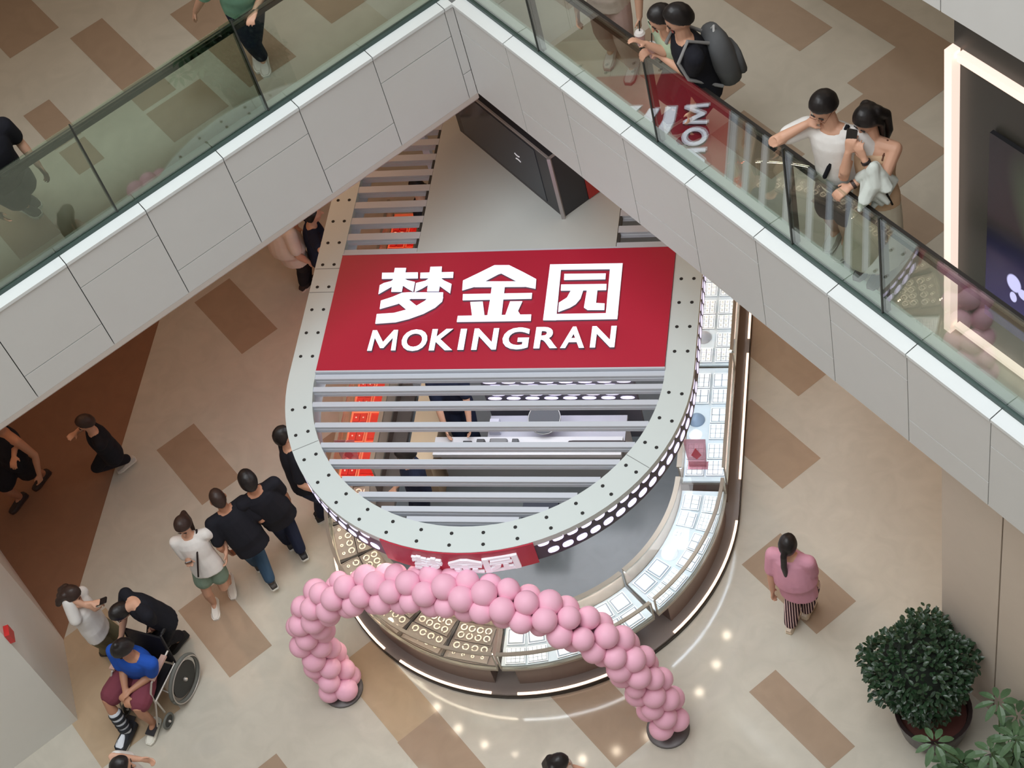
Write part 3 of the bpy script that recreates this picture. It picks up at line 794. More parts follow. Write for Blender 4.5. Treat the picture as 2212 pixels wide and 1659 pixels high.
def piece(kind, pos, rz, label, group):
    """one bracelet / ring / pendant, copies share mesh data"""
    if kind not in piece0:
        b = MB()
        if kind in ('bracelet', 'ring'):
            R_, r_ = (.029, .0075) if kind == 'bracelet' else (.013, .006)
            for i in range(20):
                a = 2 * PI * i / 20; a2 = 2 * PI * (i + 1) / 20
            rg = [[Vector(((R_ + r_ * math.cos(q)) * math.cos(a), (R_ + r_ * math.cos(q)) * math.sin(a), r_ + r_ * math.sin(q))) for q in [2 * PI * j / 7 for j in range(7)]] for a in [2 * PI * i / 20 * .93 for i in range(21)]]
            b.rings(rg)
        else:
            b.lathe([(0.0001, .012), (.006, .011), (.010, .006), (.010, 0), (.0001, 0)], seg=12)
        piece0[kind] = b.build('gold_' + kind if kind != 'bead' else 'pearl_pendant', M_GOLD if kind != 'bead' else M_PEARL, smooth=True); o = piece0[kind]
    else:
        o = piece0[kind].copy(); COL.objects.link(o)
    o.location = pos; o.rotation_euler = (0, 0, rz)
    return tag(o, label, {'bracelet': 'bracelet', 'ring': 'ring', 'bead': 'pendant'}[kind], group)

showcase(seg_path(181.5, 224, 14), 'brown', 'curved showcase with brown lining at the left front of the kiosk', seg_path(186, 222, 12))
showcase(seg_path(225.5, 269.4, 14), 'brown', 'curved showcase with brown lining and gold bracelets below the balloon arch', seg_path(227, 266.5, 12))
showcase(seg_path(270.4, 314.6, 14), 'white', 'curved white-lined showcase under the right half of the balloon arch', seg_path(273.5, 308, 12))
showcase(seg_path(316, 358.5, 14), 'cool', 'curved white-lined showcase with a round bust stand on the right of the kiosk', seg_path(320, 357, 12))
showcase(str_path('R', 9.62, 11.02), 'cool', 'straight bright cool-white showcase along the right side, next to the curved end')
showcase(str_path('R', 11.06, 12.7), 'white', 'straight warm-white showcase farther up the right side, with silver beads')
showcase(str_path('L', 9.62, 11.10), 'red', 'straight showcase with glowing red trays on the left side under the louvers')
showcase(str_path('L', 11.14, 13.3), 'red', 'straight showcase with red trays at the far left under the upper louvers')

# trays in the right-hand showcases
gW = 'white trays in the right showcases'
def bay(spots_rt, kinds, wt, wr, lab, grp):
    for (r, s), k in zip(spots_rt, kinds): tray(k, r, s, wt, wr, lab, grp)
W9, W4, W6, WF, W16 = ('w', 3, 3), ('w', 2, 2), ('w', 2, 3), ('w', 1, 1), ('w', 4, 4)
deg = lambda m_, r=1.83: math.degrees(m_ / r)
ORD = ['first', 'second', 'third', 'fourth', 'fifth', 'sixth', 'seventh', 'eighth', 'ninth', 'tenth']
def arc_bays(a_list, kinds, lab):
    cnt = [0, 0]
    for a, ks in zip(a_list, kinds):
        q = [(1.725, a - deg(.105)), (1.725, a + deg(.105)), (1.93, a - deg(.10)), (1.93, a + deg(.10))]
        for (r, s), k in zip(q, ks):
            row = int(r > 1.83)
            if k: tray(k, r, s, .185 * (r / 1.83), .175, lab + ', ' + ('outer' if row else 'inner') + ' row, ' + ORD[cnt[row]] + ' from the arch end', gW); cnt[row] += 1
arc_bays([277.5, 292, 306.5], [(WF, WF, W16, W16), (WF, W4, WF, W4), (WF, WF, WF, WF)], 'white tray in the curved showcase under the arch')
arc_bays([323.5, 337, 350.5], [(WF, WF, W16, W16), (None, None, W4, W4), (W6, W6, W16, W16)], 'white pad tray in the right curved showcase')
for i, y in enumerate((9.87, 10.31, 10.75)):
    ks = [(W9, W9, W9, W9), (None, None, W9, W4), (W4, W9, W9, W4)][i]
    for (r, dy), k in zip(((1.72, -.1), (1.72, .1), (1.93, -.1), (1.93, .1)), ks):
        if k: tray(k, r, ('R', y + dy), .185, .18, 'white square-pad tray in the bright straight showcase, ' + ('outer' if r > 1.8 else 'inner') + ' row, ' + ORD[i * 2 + int(dy > 0)] + ' from the rounded end', gW)
for i, y in enumerate((11.28, 11.72, 12.16)):
    for r, dy in ((1.72, -.1), (1.72, .1), (1.93, -.1), (1.93, .1)):
        if i == 0 and r < 1.8 and dy > 0: continue
        tray(('g', 3, 3), r, ('R', y + dy), .185, .18, 'grey bead tray in the far right showcase, ' + ('outer' if r > 1.8 else 'inner') + ' row, ' + ORD[i * 2 + int(dy > 0)] + ' from the white trays', 'grey bead trays in the far right showcase')
        for a in (-1, 0, 1):
            for b_ in (-1, 0, 1):
                if len([1 for q in bpy.data.objects if q.name.startswith('pearl_pendant')]) > 90: continue
                piece('bead', (KX + r + a * .052, y + dy + b_ * .054, ZT + .0245), 0, 'silver bead, line ' + 'abc'[a + 1] + ' pad ' + 'xyz'[b_ + 1] + ' of the ' + ('outer ' if r > 1.8 else 'inner ') + ORD[i * 2 + int(dy > 0)] + ' grey tray, far right showcase', 'silver beads in the far right showcase')
# round stands
def disc_stand(r, s, R_, hgt, m_, lab, nm='bust_stand'):
    p, o = uat(r, s); b = MB()
    b.lathe([(0.0001, hgt), (R_ * .18, hgt), (R_ * .5, hgt * .8), (R_ * .9, hgt * .35), (R_, hgt * .08), (R_, 0), (.0001, 0)], seg=28)
    ob = b.build(nm, m_, smooth='auto'); ob.location = (p.x, p.y, ZT)
    return tag(ob, lab, 'display stand')
disc_stand(1.72, 333.5, .085, .06, M_PAD, 'large round white stand in the right curved showcase')
disc_stand(1.70, 341, .055, .02, M_PAD, 'small flat round dish with white balls in the right curved showcase', 'round_dish')
for k in range(4):
    p, o = uat(1.70, 341); b = MB(); b.ell((0, 0, .018), (.018, 0, 0), (0, .018, 0), (0, 0, .018), 12, 7)
    ob = b.build('white_ball', M_PAD, smooth=True); ob.location = (p.x + .024 * math.cos(k * PI / 2 + .5), p.y + .024 * math.sin(k * PI / 2 + .5), ZT + .02)
    tag(ob, 'small white ball lying on the flat round dish in the right curved showcase', 'ball', 'white balls on the round dish')
M_BLUEST = mat('stand_blue_grey', (120, 136, 156), rough=.5)
disc_stand(1.70, ('R', 10.36), .085, .07, M_BLUEST, 'blue-grey cone stand in the straight right showcase')
disc_stand(1.70, ('R', 11.42), .085, .07, mat('stand_grey', (150, 150, 154), rough=.5), 'grey cone stand in the far right showcase')
disc_stand(1.70, ('R', 10.18), .07, .03, M_PAD, 'low white round stand in the straight right showcase')

# brown-lined cases: dark trays with gold bracelets
gD = 'brown trays in the left and front showcases'
nb = 0
for a, kd in ((187, 0), (200.5, 0), (214, 1), (232, 1), (246, 2), (260.5, 2)):
    for dr in (-.105, .095):
        tray(('dark', 0, 0), 1.83 + dr, a, .40 * (1 + dr / 1.83), .185, 'brown jewellery tray, ' + ORD[[187, 200.5, 214, 232, 246, 260.5].index(a)] + ' from the left corner, ' + ('outer' if dr > 0 else 'inner') + ' row of the front showcases', gD)
        for i in range(2):
            for j in range(4):
                rr_ = 1.83 + dr + (i - .5) * .085; aa = a + math.degrees((j - 1.5) * .092 / 1.83)
                p, o = uat(rr_, aa)
                if nb < 110:
                    nb += 1
                    big = (dr < 0 or i == 0)
                    piece('bracelet' if big else 'ring', (p.x, p.y, ZT + .013), random.uniform(0, 6.28),
                          ('gold bracelet' if big else 'small gold ring') + ', ' + ORD[j] + ' along the ' + ('inner', 'outer')[i] + ' line of ' + ORD[[187, 200.5, 214, 232, 246, 260.5].index(a)] + ' brown tray, ' + ('outer' if dr > 0 else 'inner') + ' row',
                          'gold bracelets on brown trays' if big else 'gold rings on brown trays')
for a in (193.8, 207.3, 239, 253.3):
    p, o = uat(1.60, a); q, _ = uat(2.03, a)
    MB().bar((p.x, p.y, ZT + .012), (q.x, q.y, ZT + .012), .025, .022).build('case_divider', mat('divider_black', (26, 22, 22), rough=.5))
    d_ = bpy.context.view_layer; ob = COL.objects[-1]; setloc(ob, ((p.x + q.x) / 2, (p.y + q.y) / 2, ZT)); tag(ob, 'black divider bar, ' + ORD[(193.8, 207.3, 239, 253.3).index(a)] + ' from the left corner, between brown trays', 'divider', 'black tray dividers')
# red cases at the left
nr = 0
for i in range(8):
    y = 9.84 + i * .44 + (.04 if i > 2 else 0)
    if y > 13.1: break
    for r, k in ((1.92, 'pads'), (1.72, 'flat')):
        tray(('red', 2, 3) if k == 'pads' else ('red', 1, 1), r, ('L', y), .38, .18, 'glowing red tray ' + ('with pads, outer' if k == 'pads' else 'without pads, inner') + ' row, ' + ORD[i] + ' from the front in the left showcases', 'red trays in the left showcases')
    for a in (-1, 1):
        for b_ in (-1, 0, 1):
            piece('bracelet' if b_ == 0 else 'bead', (KX - 1.92 + a * .04, y + b_ * .118, ZT + .0245), 0,
                  'gold piece, ' + ('inner', 'outer')[a < 0] + ' line ' + ('front', 'middle', 'back')[b_ + 1] + ', on ' + ORD[i] + ' red tray of the left showcases', 'gold pieces on red trays')

# slanting pink acrylic stands at both corners of the counter
for sx, lab in ((1, 'pink translucent acrylic stand with red diamond on the right counter'), (-1, 'pink translucent acrylic stand with red diamond on the left counter')):
    x = KX + sx * 1.79; y = 9.62
    t = thing('acrylic_stand', lab, 'sign stand', (x, y, .728))
    m_ = glass_mat('pink_acrylic', (.86, .62, .68), refl=1.0, mixrgb=(196, 150, 160), solid=.35)
    b = MB(); b.prism([(x - .085, y, .73), (x + .085, y, .73), (x + .11, y + .06, 1.12), (x - .11, y + .06, 1.12)], (0, .006, 0)); b.build('panel', m_, t)
    b = MB(); b.prism([(x - .05, y + .03, .90), (x, y + .022, .84), (x + .05, y + .03, .90), (x, y + .045, 1.0)], (0, -.006, 0)); b.build('red_diamond', M_RED, t)
    b = MB(); b.prism([(x - .10, y - .03, .729), (x + .10, y - .03, .729), (x + .10, y + .06, .729), (x - .10, y + .06, .729)], (0, 0, .006)); b.build('foot', m_, t)

# staff side: white desk, panel with oval lights, round mirror, things on the desk
M_DESK = mat('desk_white', (206, 208, 212), rough=.35, var=.02)
desk = thing('service_desk', 'white two-level service desk inside the kiosk', 'desk', (-4.0, 10.0, 0.01))
MB().box((-4.0, 9.86, .70), 1.96, .22, .05).build('desk_top', M_DESK, desk)
MB().box((-3.74, 10.14, .60), 1.44, .34, .04).build('lower_top', mat('desk_grey', (178, 180, 190), rough=.3), desk)
MB().box((-4.0, 9.92, .009), 1.90, .12, .69).build('front_panel', mat('desk_front', (150, 154, 154), rough=.4), desk)
for sx in (-.44, .96): MB().box((-4.0 + sx, 10.12, .009), .04, .3, .59).build('side_panel', M_DESK, desk)
M_PANG = mat('panel_grey', (112, 110, 122), rough=.4)
pn = thing('oval_light_panel', 'slate panel with rows of white oval lights behind the service desk', 'light panel', (-3.72, 10.48, .01))
MB().box((-3.72, 10.5, .009), 1.6, .06, 1.25).build('panel', M_PANG, pn)
o_ = MB()
for i in range(8):
    for j in range(6):
        cx_, cz = -4.42 + i * .2 + (.05 if j % 2 else 0), .73 + j * .072
        if cx_ > -3.0: continue
        pts = [Vector((cx_ + .075 * math.copysign(abs(math.cos(t)) ** .7, math.cos(t)), 10.468, cz + .027 * math.sin(t))) for t in [2 * PI * k / 12 for k in range(12)]]
        o_.prism(pts, (0, -.003, 0))
o_.build('oval_lights', M_OVAL, pn)
mr = thing('round_mirror', 'round dark table mirror with silver rim on the service desk', 'mirror', (-3.83, 10.2, .641))
mc = Vector((-3.83, 10.12, .86)); tilt = Vector((0, -.35, 1)).normalized()
xx = Vector((1, 0, 0)); yy = tilt.cross(xx)
ring = [mc + (xx * math.cos(t) + yy * math.sin(t)) * .165 for t in [2 * PI * k / 32 for k in range(33)]]
MB().prism([mc + (xx * math.cos(t) + yy * math.sin(t)) * .16 for t in [2 * PI * k / 32 for k in range(32)]], tilt * .01).build('mirror_disc', mat('mirror_navy', (30, 36, 50), rough=.15), mr)
MB().tube(ring, .008, 8, False).build('mirror_rim', M_STEEL, mr)
MB().tube([mc - tilt * .005, (-3.83, 10.2, .65)], .012, 8).build('mirror_stem', M_STEEL, mr)
MB().lathe([(.0001, .015), (.07, .012), (.07, 0), (.0001, 0)], (-3.83, 10.2, .64), 20).build('mirror_foot', M_STEEL, mr)
for i, (x, y, sx, sy, sz, c, nm, lab, ct) in enumerate([
    (-4.62, 9.86, .10, .06, .05, (60, 62, 66), 'tape_dispenser', 'dark tape dispenser at the left of the desk top', 'dispenser'),
    (-4.48, 9.87, .09, .07, .06, (70, 72, 74), 'stapler', 'dark stapler between dispenser and grey scale', 'stapler'),
    (-4.30, 9.87, .19, .11, .04, (120, 122, 124), 'counter_scale', 'small grey scale on the desk top', 'scale'),
    (-4.12, 9.87, .07, .09, .05, (80, 84, 88), 'card_reader', 'grey card reader right of the scale', 'card reader'),
    (-3.78, 9.84, .40, .03, .012, (130, 134, 138), 'long_ruler_tray', 'long flat grey tray in the middle of the desk top', 'tray'),
    (-3.28, 9.86, .60, .09, .03, (52, 44, 48), 'dark_pouch', 'long dark pouch at the right of the desk top', 'pouch'),
    (-4.38, 10.13, .12, .12, .12, (198, 200, 214), 'paper_cup_bag', 'small white paper bag on the lower desk beside the mirror', 'bag')]):
    z = .751 if y < 10 else .641
    b = MB()
    c_ = mat(nm + '_colour', c, rough=.5)
    hx, hy = sx / 2, sy / 2
    prof = [(-hx, 0), (hx, 0), (hx * .94, sz * .8), (hx * .8, sz), (-hx * .8, sz), (-hx * .94, sz * .8)]
    b.prism([(a, -hy, q) for a, q in prof], (0, sy, 0)); ob = b.build(nm, c_); ob.location = (x, y, z); tag(ob, lab, ct)
tc_ = thing('tan_side_cabinet', 'tan side cabinet between red showcase and white desk', 'cabinet', (-5.14, 10.2, .01))
MB().box((-5.14, 10.2, .009), .26, 1.1, .62).build('cabinet_body', mat('tan_wood', (186, 162, 132), rough=.5, var=.08), tc_)
MB().box((-5.14, 10.2, .629), .28, 1.12, .02).build('cabinet_top', mat('tan_top', (200, 180, 150), rough=.4), tc_)
st = thing('dark_stool', 'low dark navy square stool inside the rounded end of the kiosk', 'stool', (-3.85, 9.22, .01))
MB().box((-3.85, 9.22, .40), .36, .34, .06).build('seat', mat('stool_navy', (34, 40, 56), rough=.6), st)
for a, b_ in ((-1, -1), (1, -1), (1, 1), (-1, 1)): MB().box((-3.85 + a * .15, 9.22 + b_ * .14, .009), .03, .03, .392).build('leg', M_STEEL, st)
gb = thing('glass_box', 'small clear glass box on the floor in front of the white desk', 'box', (-4.25, 9.25, .01))
for a, b_, wx, wy in ((-.1, 0, .008, .2), (.1, 0, .008, .2), (0, -.1, .2, .008), (0, .1, .2, .008)):
    MB().box((-4.25 + a, 9.25 + b_, .009), wx, wy, .25).build('side_pane', M_CASEG, gb)
MB().box((-4.25, 9.25, .009), .19, .19, .01).build('box_base', M_DESK, gb)

# ------------------------------------------------------------------ balloon arch
def catmull(P, n):
    P = [Vector(p) for p in P]; P = [P[0] * 2 - P[1]] + P + [P[-1] * 2 - P[-2]]
    out = []
    for i in range(1, len(P) - 2):
        for k in range(n):
            t = k / n; a, b, c, d = P[i - 1:i + 3]
            out.append(.5 * ((2 * b) + (c - a) * t + (2 * a - 5 * b + 4 * c - d) * t * t + (3 * b - a - 3 * c + d) * t ** 3))
    out.append(P[-2]); return out
AP = [at(*p) for p in [(735, 1478, .12), (703, 1425, .45), (672, 1368, .88), (682, 1315, 1.3), (735, 1285, 1.62), (812, 1274, 1.85), (900, 1272, 2.0), (1000, 1284, 2.06), (1100, 1306, 2.02), (1200, 1338, 1.87), (1290, 1378, 1.58), (1358, 1430, 1.2), (1408, 1490, .72), (1436, 1545, .28), (1440, 1562, .13)]]
cl = catmull(AP, 24)
arch = thing('balloon_arch', 'pink balloon arch standing in front of the kiosk', 'balloon arch', ((AP[0] + AP[-1]) / 2)[:2] + (0,) if False else tuple(((AP[0] + AP[-1]) / 2)[:2]) + (0,))
acc = 0; last = cl[0]; stations = [cl[0]]; dirs = []
for p in cl[1:]:
    acc += (p - last).length; last = p
    if acc > .168: stations.append(p.copy()); acc = 0
M_BAL = mat('balloon_pink', (242, 186, 208), rough=.5, var=.015, spec=.25)
bl = []
camp = Vector((0, 0, H))
for i, p in enumerate(stations):
    a = stations[max(0, i - 1)]; b = stations[min(len(stations) - 1, i + 1)]; d = (b - a).normalized()
    x = d.orthogonal().normalized() if i == 0 else (x - d * x.dot(d)).normalized(); y = d.cross(x)
    for k in range(4):
        t = k * PI / 2 + (i % 2) * PI / 4 + random.uniform(-.18, .18)
        rr_ = random.choice((.112, .116, .120, .107)) * (random.uniform(.75, .85) if random.random() < .06 else 1)
        off = (x * math.cos(t) + y * math.sin(t))
        c = p + off * .128
        if c.z < rr_ + .03: c.z = rr_ + .03
        bl.append((c, off, rr_))
rank = sorted(range(len(bl)), key=lambda i: -((camp - bl[i][0]).normalized().dot(bl[i][1])))
show = set(rank[:100])
def bal_mesh(mb, c, off, r_):
    z = -off.normalized(); xx_ = z.orthogonal().normalized(); yy_ = z.cross(xx_)
    def sh(x_, y_, z_):
        if z_ > 0: f = 1 - .22 * z_ ** 2; return x_ * f, y_ * f, z_ * 1.14
        return x_, y_, z_
    mb.ell(c, xx_ * r_, yy_ * r_, z * r_, 20, 13, sh)
rest = MB()
for i, (c, off, r_) in enumerate(bl):
    if i in show:
        b = MB(); bal_mesh(b, c, off, r_); b.build('balloon', M_BAL, arch, smooth=True)
    else: bal_mesh(rest, c, off, r_)
tag(rest.build('inner_balloons', M_BAL, arch, smooth=True), kind='stuff')
for p in (AP[0], AP[-1]):
    MB().lathe([(.0001, .03), (.19, .03), (.205, .02), (.205, 0), (.0001, 0)], (p.x, p.y, 0.002), 28).build('base_disc', mat('base_grey', (96, 92, 92), rough=.4, metal=.3), arch, smooth='auto')
MB().tube([q for q in cl[::6]], .012, 8).build('arch_pole', M_STEEL, arch)

# ------------------------------------------------------------------ people
M_SKIN = mat('skin', (204, 158, 132), rough=.55, var=.04, scale=12)
M_SKIN2 = mat('skin_tanned', (182, 132, 104), rough=.55, var=.04, scale=12)
M_HAIR = mat('hair_black', (26, 22, 22), rough=.45, var=.2, scale=60)
M_HAIRB = mat('hair_dark_brown', (52, 36, 30), rough=.5, var=.2, scale=60)
M_SOLE = mat('shoe_sole_white', (214, 214, 206), rough=.6)
M_EYE = mat('eye_dark', (30, 22, 20), rough=.3)
M_LIP = mat('lip', (168, 96, 88), rough=.5)
def cloth(name, rgb): return mat('cloth_' + name, rgb, rough=.85, var=.10, scale=9, bump=.6, spec=.2)

def remesh(o, vox=.009, sm=5, fac=.5):
    md = o.modifiers.new('remesh', 'REMESH'); md.mode = 'VOXEL'; md.voxel_size = vox; md.use_smooth_shade = True
    s_ = o.modifiers.new('smooth', 'SMOOTH'); s_.iterations = sm; s_.factor = fac
    return o
def ik(a, t, l1, l2, pole):
    """two-bone reach: returns middle joint and (clamped) end"""
    d = t - a; L = d.length; mx_ = (l1 + l2) * .998
    if L > mx_: t = a + d * (mx_ / L); d = t - a; L = mx_
    if L < abs(l1 - l2) + .02: L = abs(l1 - l2) + .02; t = a + d.normalized() * L; d = t - a
    u = d.normalized(); k = (l1 * l1 - l2 * l2 + L * L) / (2 * L); hgt = math.sqrt(max(0, l1 * l1 - k * k))
    p = pole - u * pole.dot(u)
    p = p.normalized() if p.length > 1e-4 else u.orthogonal()
    return a + u * k + p * hgt, t
def ering(c, x, y, a, b, n=14, p=1.0):
    return [c + x * (a * math.copysign(abs(math.cos(t)) ** p, math.cos(t))) + y * (b * math.copysign(abs(math.sin(t)) ** p, math.sin(t))) for t in [2 * PI * i / n for i in range(n)]]
def hand_geo(mb, w_, d, n, s_side, sc, curl=.5, thumb=1):
    """palm, four fingers and a thumb; d along the hand, n towards the palm side, s_side towards the thumb"""
    d = d.normalized(); s_ = (s_side - d * s_side.dot(d)).normalized(); n = d.cross(s_) if (d.cross(s_)).dot(n) > 0 else -d.cross(s_)
    L = .092 * sc
    rg = []
    for f, a, b in ((-.2, .024, .019), (.15, .028, .018), (.6, .039, .015), (1.0, .040, .012)):
        rg.append(ering(w_ + d * L * f + n * .004 * f, s_, n, a * sc, b * sc, 10))
    mb.rings(rg)
    for k, (off, ln) in enumerate(((.030, .070), (.0105, .078), (-.0105, .073), (-.030, .056))):
        p = w_ + d * L * .96 + s_ * off * sc; dir_ = (d + s_ * off * 2.2).normalized(); pts = [p - dir_ * .015, p]
        c = curl * (.75 + .12 * k)
        for q, fr_ in enumerate((.42, .33, .25)):
            ang = c * (.7 + .5 * q)
            dir_ = (dir_ * math.cos(ang) + n * math.sin(ang)).normalized() if ang else dir_
            p = p + dir_ * ln * fr_ * sc; pts.append(p)
        mb.tube(pts, [.0095 * sc, .0095 * sc, .009 * sc, .0082 * sc, .0072 * sc], 7)
    p = w_ + d * L * .22 + s_ * .022 * sc; t1 = p + (d * .55 + s_ * .75 + n * .3).normalized() * .036 * sc; t2 = t1 + (d * .9 + s_ * .3 + n * .35).normalized() * .030 * sc
    mb.tube([p - s_ * .01, p, t1, t2], [.013 * sc, .0125 * sc, .0105 * sc, .0085 * sc], 8)
    return w_ + d * L * .9 + n * .02

def person(label, h, yaw, pel, neck, head, hl, hr, fl_, fr_, top, bottom, z0=0.0, female=False, skin=None, hair='short', hairm=None,
           look=(0, 0), toeL=0, toeR=0, poleL=None, poleR=None, sleeve=.5, kneeout=.0, shoe=((40, 40, 42), (200, 200, 196)), legs='trousers', curl=.5,
           build_=1.0, sitting=False, face=True, vox=.009, hem=.0, headup=.9, shift=(0, 0)):
    """h height; yaw facing in degrees (0 = +x, 90 = +y); joints given as photo pixel x, y and height above this floor"""
    skin = skin or M_SKIN; hairm = hairm or M_HAIR
    W = lambda q: at(q[0], q[1], q[2] + z0) + UV(*shift)
    k = h / 1.7
    Fd = Vector((math.cos(math.radians(yaw)), math.sin(math.radians(yaw)), 0)); Rt = Vector((Fd.y, -Fd.x, 0)); Up = Vector((0, 0, 1))
    thigh, shin, ua, fa_ = .42 * k, .41 * k, .285 * k, .25 * k
    A = {}
    for sd, f in (('L', fl_), ('R', fr_)): A[sd] = W((f[0], f[1], (f[2] if len(f) > 2 else 0) + .085 * k))
    P = W(pel)
    hw = .085 * k
    hip = lambda sd: P + Rt * (hw if sd == 'R' else -hw) - Up * .03
    for _ in range(60):
        bad = max((A[s] - hip(s)).length - (thigh + shin) * .995 for s in 'LR')
        if bad <= 0: break
        P.z -= .01
    tors = (W(neck) - P); N = P + tors.normalized() * .50 * k
    hd = (W(head) - N); Hc = N + (hd.normalized() + Vector((0, 0, headup))).normalized() * .168 * k
    tn = (N - P).normalized()
    # chest side axis follows the facing direction, squared to the spine
    Rc = (Rt - tn * Rt.dot(tn)).normalized(); Fc = tn.cross(Rc); 
    if Fc.dot(Fd) < 0 and abs(tn.z) > .3: Fc = -Fc
    bw = build_ * k
    sw_ = (.165 if female else .185) * bw
    SH = {'R': N + Rc * sw_ - tn * .055 * k, 'L': N - Rc * sw_ - tn * .055 * k}
    root = thing('person', label, 'person', (P.x, P.y, z0))
    # ---- skeleton solutions
    KN = {}; EL = {}; WR = {}
    for sd, hx in (('L', hl), ('R', hr)):
        sg = 1 if sd == 'R' else -1
        KN[sd], A[sd] = ik(hip(sd), A[sd], thigh, shin, Fd + Rt * sg * kneeout)
        if hx is None: tgt = SH[sd] - Up * .50 * k + Rc * sg * .07 + Fd * .04
        else:
            tgt = W(hx); ray_ = (Vector((0, 0, H)) - tgt).normalized(); sgn = 1 if Fc.dot(ray_) > 0 else -1
            for _ in range(40):
                v = tgt - P; up_c = v.dot(tn); v = v - tn * up_c
                if v.dot(Fc) >= .175 or abs(v.dot(Rc)) > .23 or up_c > .56: break
                tgt = tgt + ray_ * (.01 * sgn)
        pl = (poleL if sd == 'L' else poleR) or (-Fd * 1.0 + Rt * sg * .5 - Up * .3)
        EL[sd], WR[sd] = ik(SH[sd], tgt, ua, fa_, pl)
    # ---- body
    b = MB()
    def torso(mb, infl=0.0, lo=-.06, hi=1.0, waist=None):
        wst = (.118 if female else .135) * bw if waist is None else waist
        T = [(-.10, .155, .105), (.0, .165, .112), (.12, .150, .105), (.30, wst / k, .095), (.52, .142, .108), (.74, .158, .112), (.88, .155, .088), (.97, .10, .062)]
        rg = []
        for f, a, d in T:
            if f < lo or f > hi: continue
            rg.append(ering(P + (N - P) * f, Rc, Fc, a * bw + infl, d * bw + infl, 16))
        mb.rings(rg)
    torso(b)
    b.tube([SH['L'] + Rc * .02, N - tn * .045 * k, SH['R'] - Rc * .02], [.056 * bw, .068 * bw, .056 * bw], 10)
    b.tube([N - tn * .03, N + (Hc - N) * .6], [.056 * k, .053 * k], 10)
    for sd in 'LR':
        b.tube([SH[sd], SH[sd].lerp(EL[sd], .45), EL[sd], EL[sd].lerp(WR[sd], .3), WR[sd]], [.052 * bw, .047 * bw, .039 * bw, .040 * bw, .027 * k], 10)
        b.tube([hip(sd), hip(sd).lerp(KN[sd], .45), KN[sd], KN[sd].lerp(A[sd], .3), A[sd]], [.085 * bw, .074 * bw, .052 * bw, .054 * bw, .037 * k], 10)
        b.tube([A[sd], A[sd] - Up * .04 * k + Fd * .05], [.036 * k, .032 * k], 8)
    # head
    hy, hp = math.radians(yaw + look[0]), math.radians(look[1])
    hf = Vector((math.cos(hy) * math.cos(hp), math.sin(hy) * math.cos(hp), math.sin(hp))); hr_ = Vector((math.sin(hy), -math.cos(hy), 0)); hu = hr_.cross(hf)
    def skull(x, y, z):
        if z < 0: f = 1 + .28 * z; x *= f; y = y * (1 + .18 * z) + (-.0 if y < 0 else .10 * -z)
        if y > .3: x *= .96
        return x, y, z
    b.ell(Hc, hr_ * .076 * k, hf * .094 * k, hu * .116 * k, 18, 13, skull)
    b.tube([Hc + hf * .088 * k + hu * .018 * k, Hc + hf * .112 * k - hu * .022 * k], [.010 * k, .015 * k], 8)
    for sg in (1, -1): b.ell(Hc + hr_ * sg * .078 * k - hf * .005, hr_ * .010, hf * .019 * k, hu * .031 * k, 8, 6)
    tips = {}
    for sd in 'LR':
        sg = 1 if sd == 'R' else -1
        d = (WR[sd] - EL[sd]).normalized()
        palm = -Rt * sg * .8 - Up * .4 if hl is None or d.z < -.5 else -Up
        palm = (palm - d * palm.dot(d)); th = Fd if d.z < -.5 else -Rt * sg
        tips[sd] = hand_geo(b, WR[sd], d, palm, th, k, curl)
    body = b.build('body', skin, root); remesh(body, vox, 4)
    # face
    if face:
        for sg in (1, -1):
            e = MB(); e.ell(Hc + hf * .086 * k + hr_ * sg * .031 * k + hu * .016 * k, hr_ * .012 * k, hf * .008 * k, hu * .0055 * k, 10, 6); e.build('eye', M_EYE, root, smooth=True)
            e = MB(); e.tube([Hc + hf * .089 * k + hr_ * sg * .016 * k + hu * .034 * k, Hc + hf * .084 * k + hr_ * sg * .046 * k + hu * .035 * k], .0042 * k, 6); e.build('eyebrow', hairm, root, smooth=True)
        e = MB(); e.ell(Hc + hf * .096 * k - hu * .052 * k, hr_ * .022 * k, hf * .007 * k, hu * .007 * k, 10, 6); e.build('lips', M_LIP, root, smooth=True)
    # hair
    hb = MB()
    cutn = (hu * .60 - hf * .80).normalized(); lim = .004 * k
    def cap(center, sx, sy, sz, lim_, cut):
        R = []
        seg, rg_ = 22, 14
        up_ = cut; xx_ = hr_; yy_ = up_.cross(xx_).normalized()
        for j in range(rg_):
            t = -PI / 2 + PI * (j + .5) / rg_; row = []
            for i in range(seg):
                q = 2 * PI * i / seg
                v = hr_ * (math.cos(t) * math.cos(q) * sx) + hf * 0
                dirv = xx_ * math.cos(t) * math.cos(q) + yy_ * math.cos(t) * math.sin(q) + up_ * math.sin(t)
                # stretch to the skull ellipsoid
                lx, ly, lz = dirv.dot(hr_), dirv.dot(hf), dirv.dot(hu)
                r_ = 1 / math.sqrt((lx / sx) ** 2 + (ly / sy) ** 2 + (lz / sz) ** 2)
                wob = 1 + .018 * math.sin(q * 5 + t * 7 + h * 40)
                v = dirv * r_ * wob
                below = v.dot(up_) - lim_
                if below < 0: v = v * .93 - up_ * below
                row.append(center + v)
            R.append(row)
        hb.rings(R)
    if hair == 'buzz': cap(Hc + hu * .006, .081 * k, .100 * k, .122 * k, .012 * k, cutn)
    elif hair != 'none': cap(Hc + hu * .010 - hf * .004, (.092 if female else .090) * k, .110 * k, .136 * k, (-.012 if hair == 'short' else -.03) * k, cutn)
    bk = Hc - hf * .075 * k
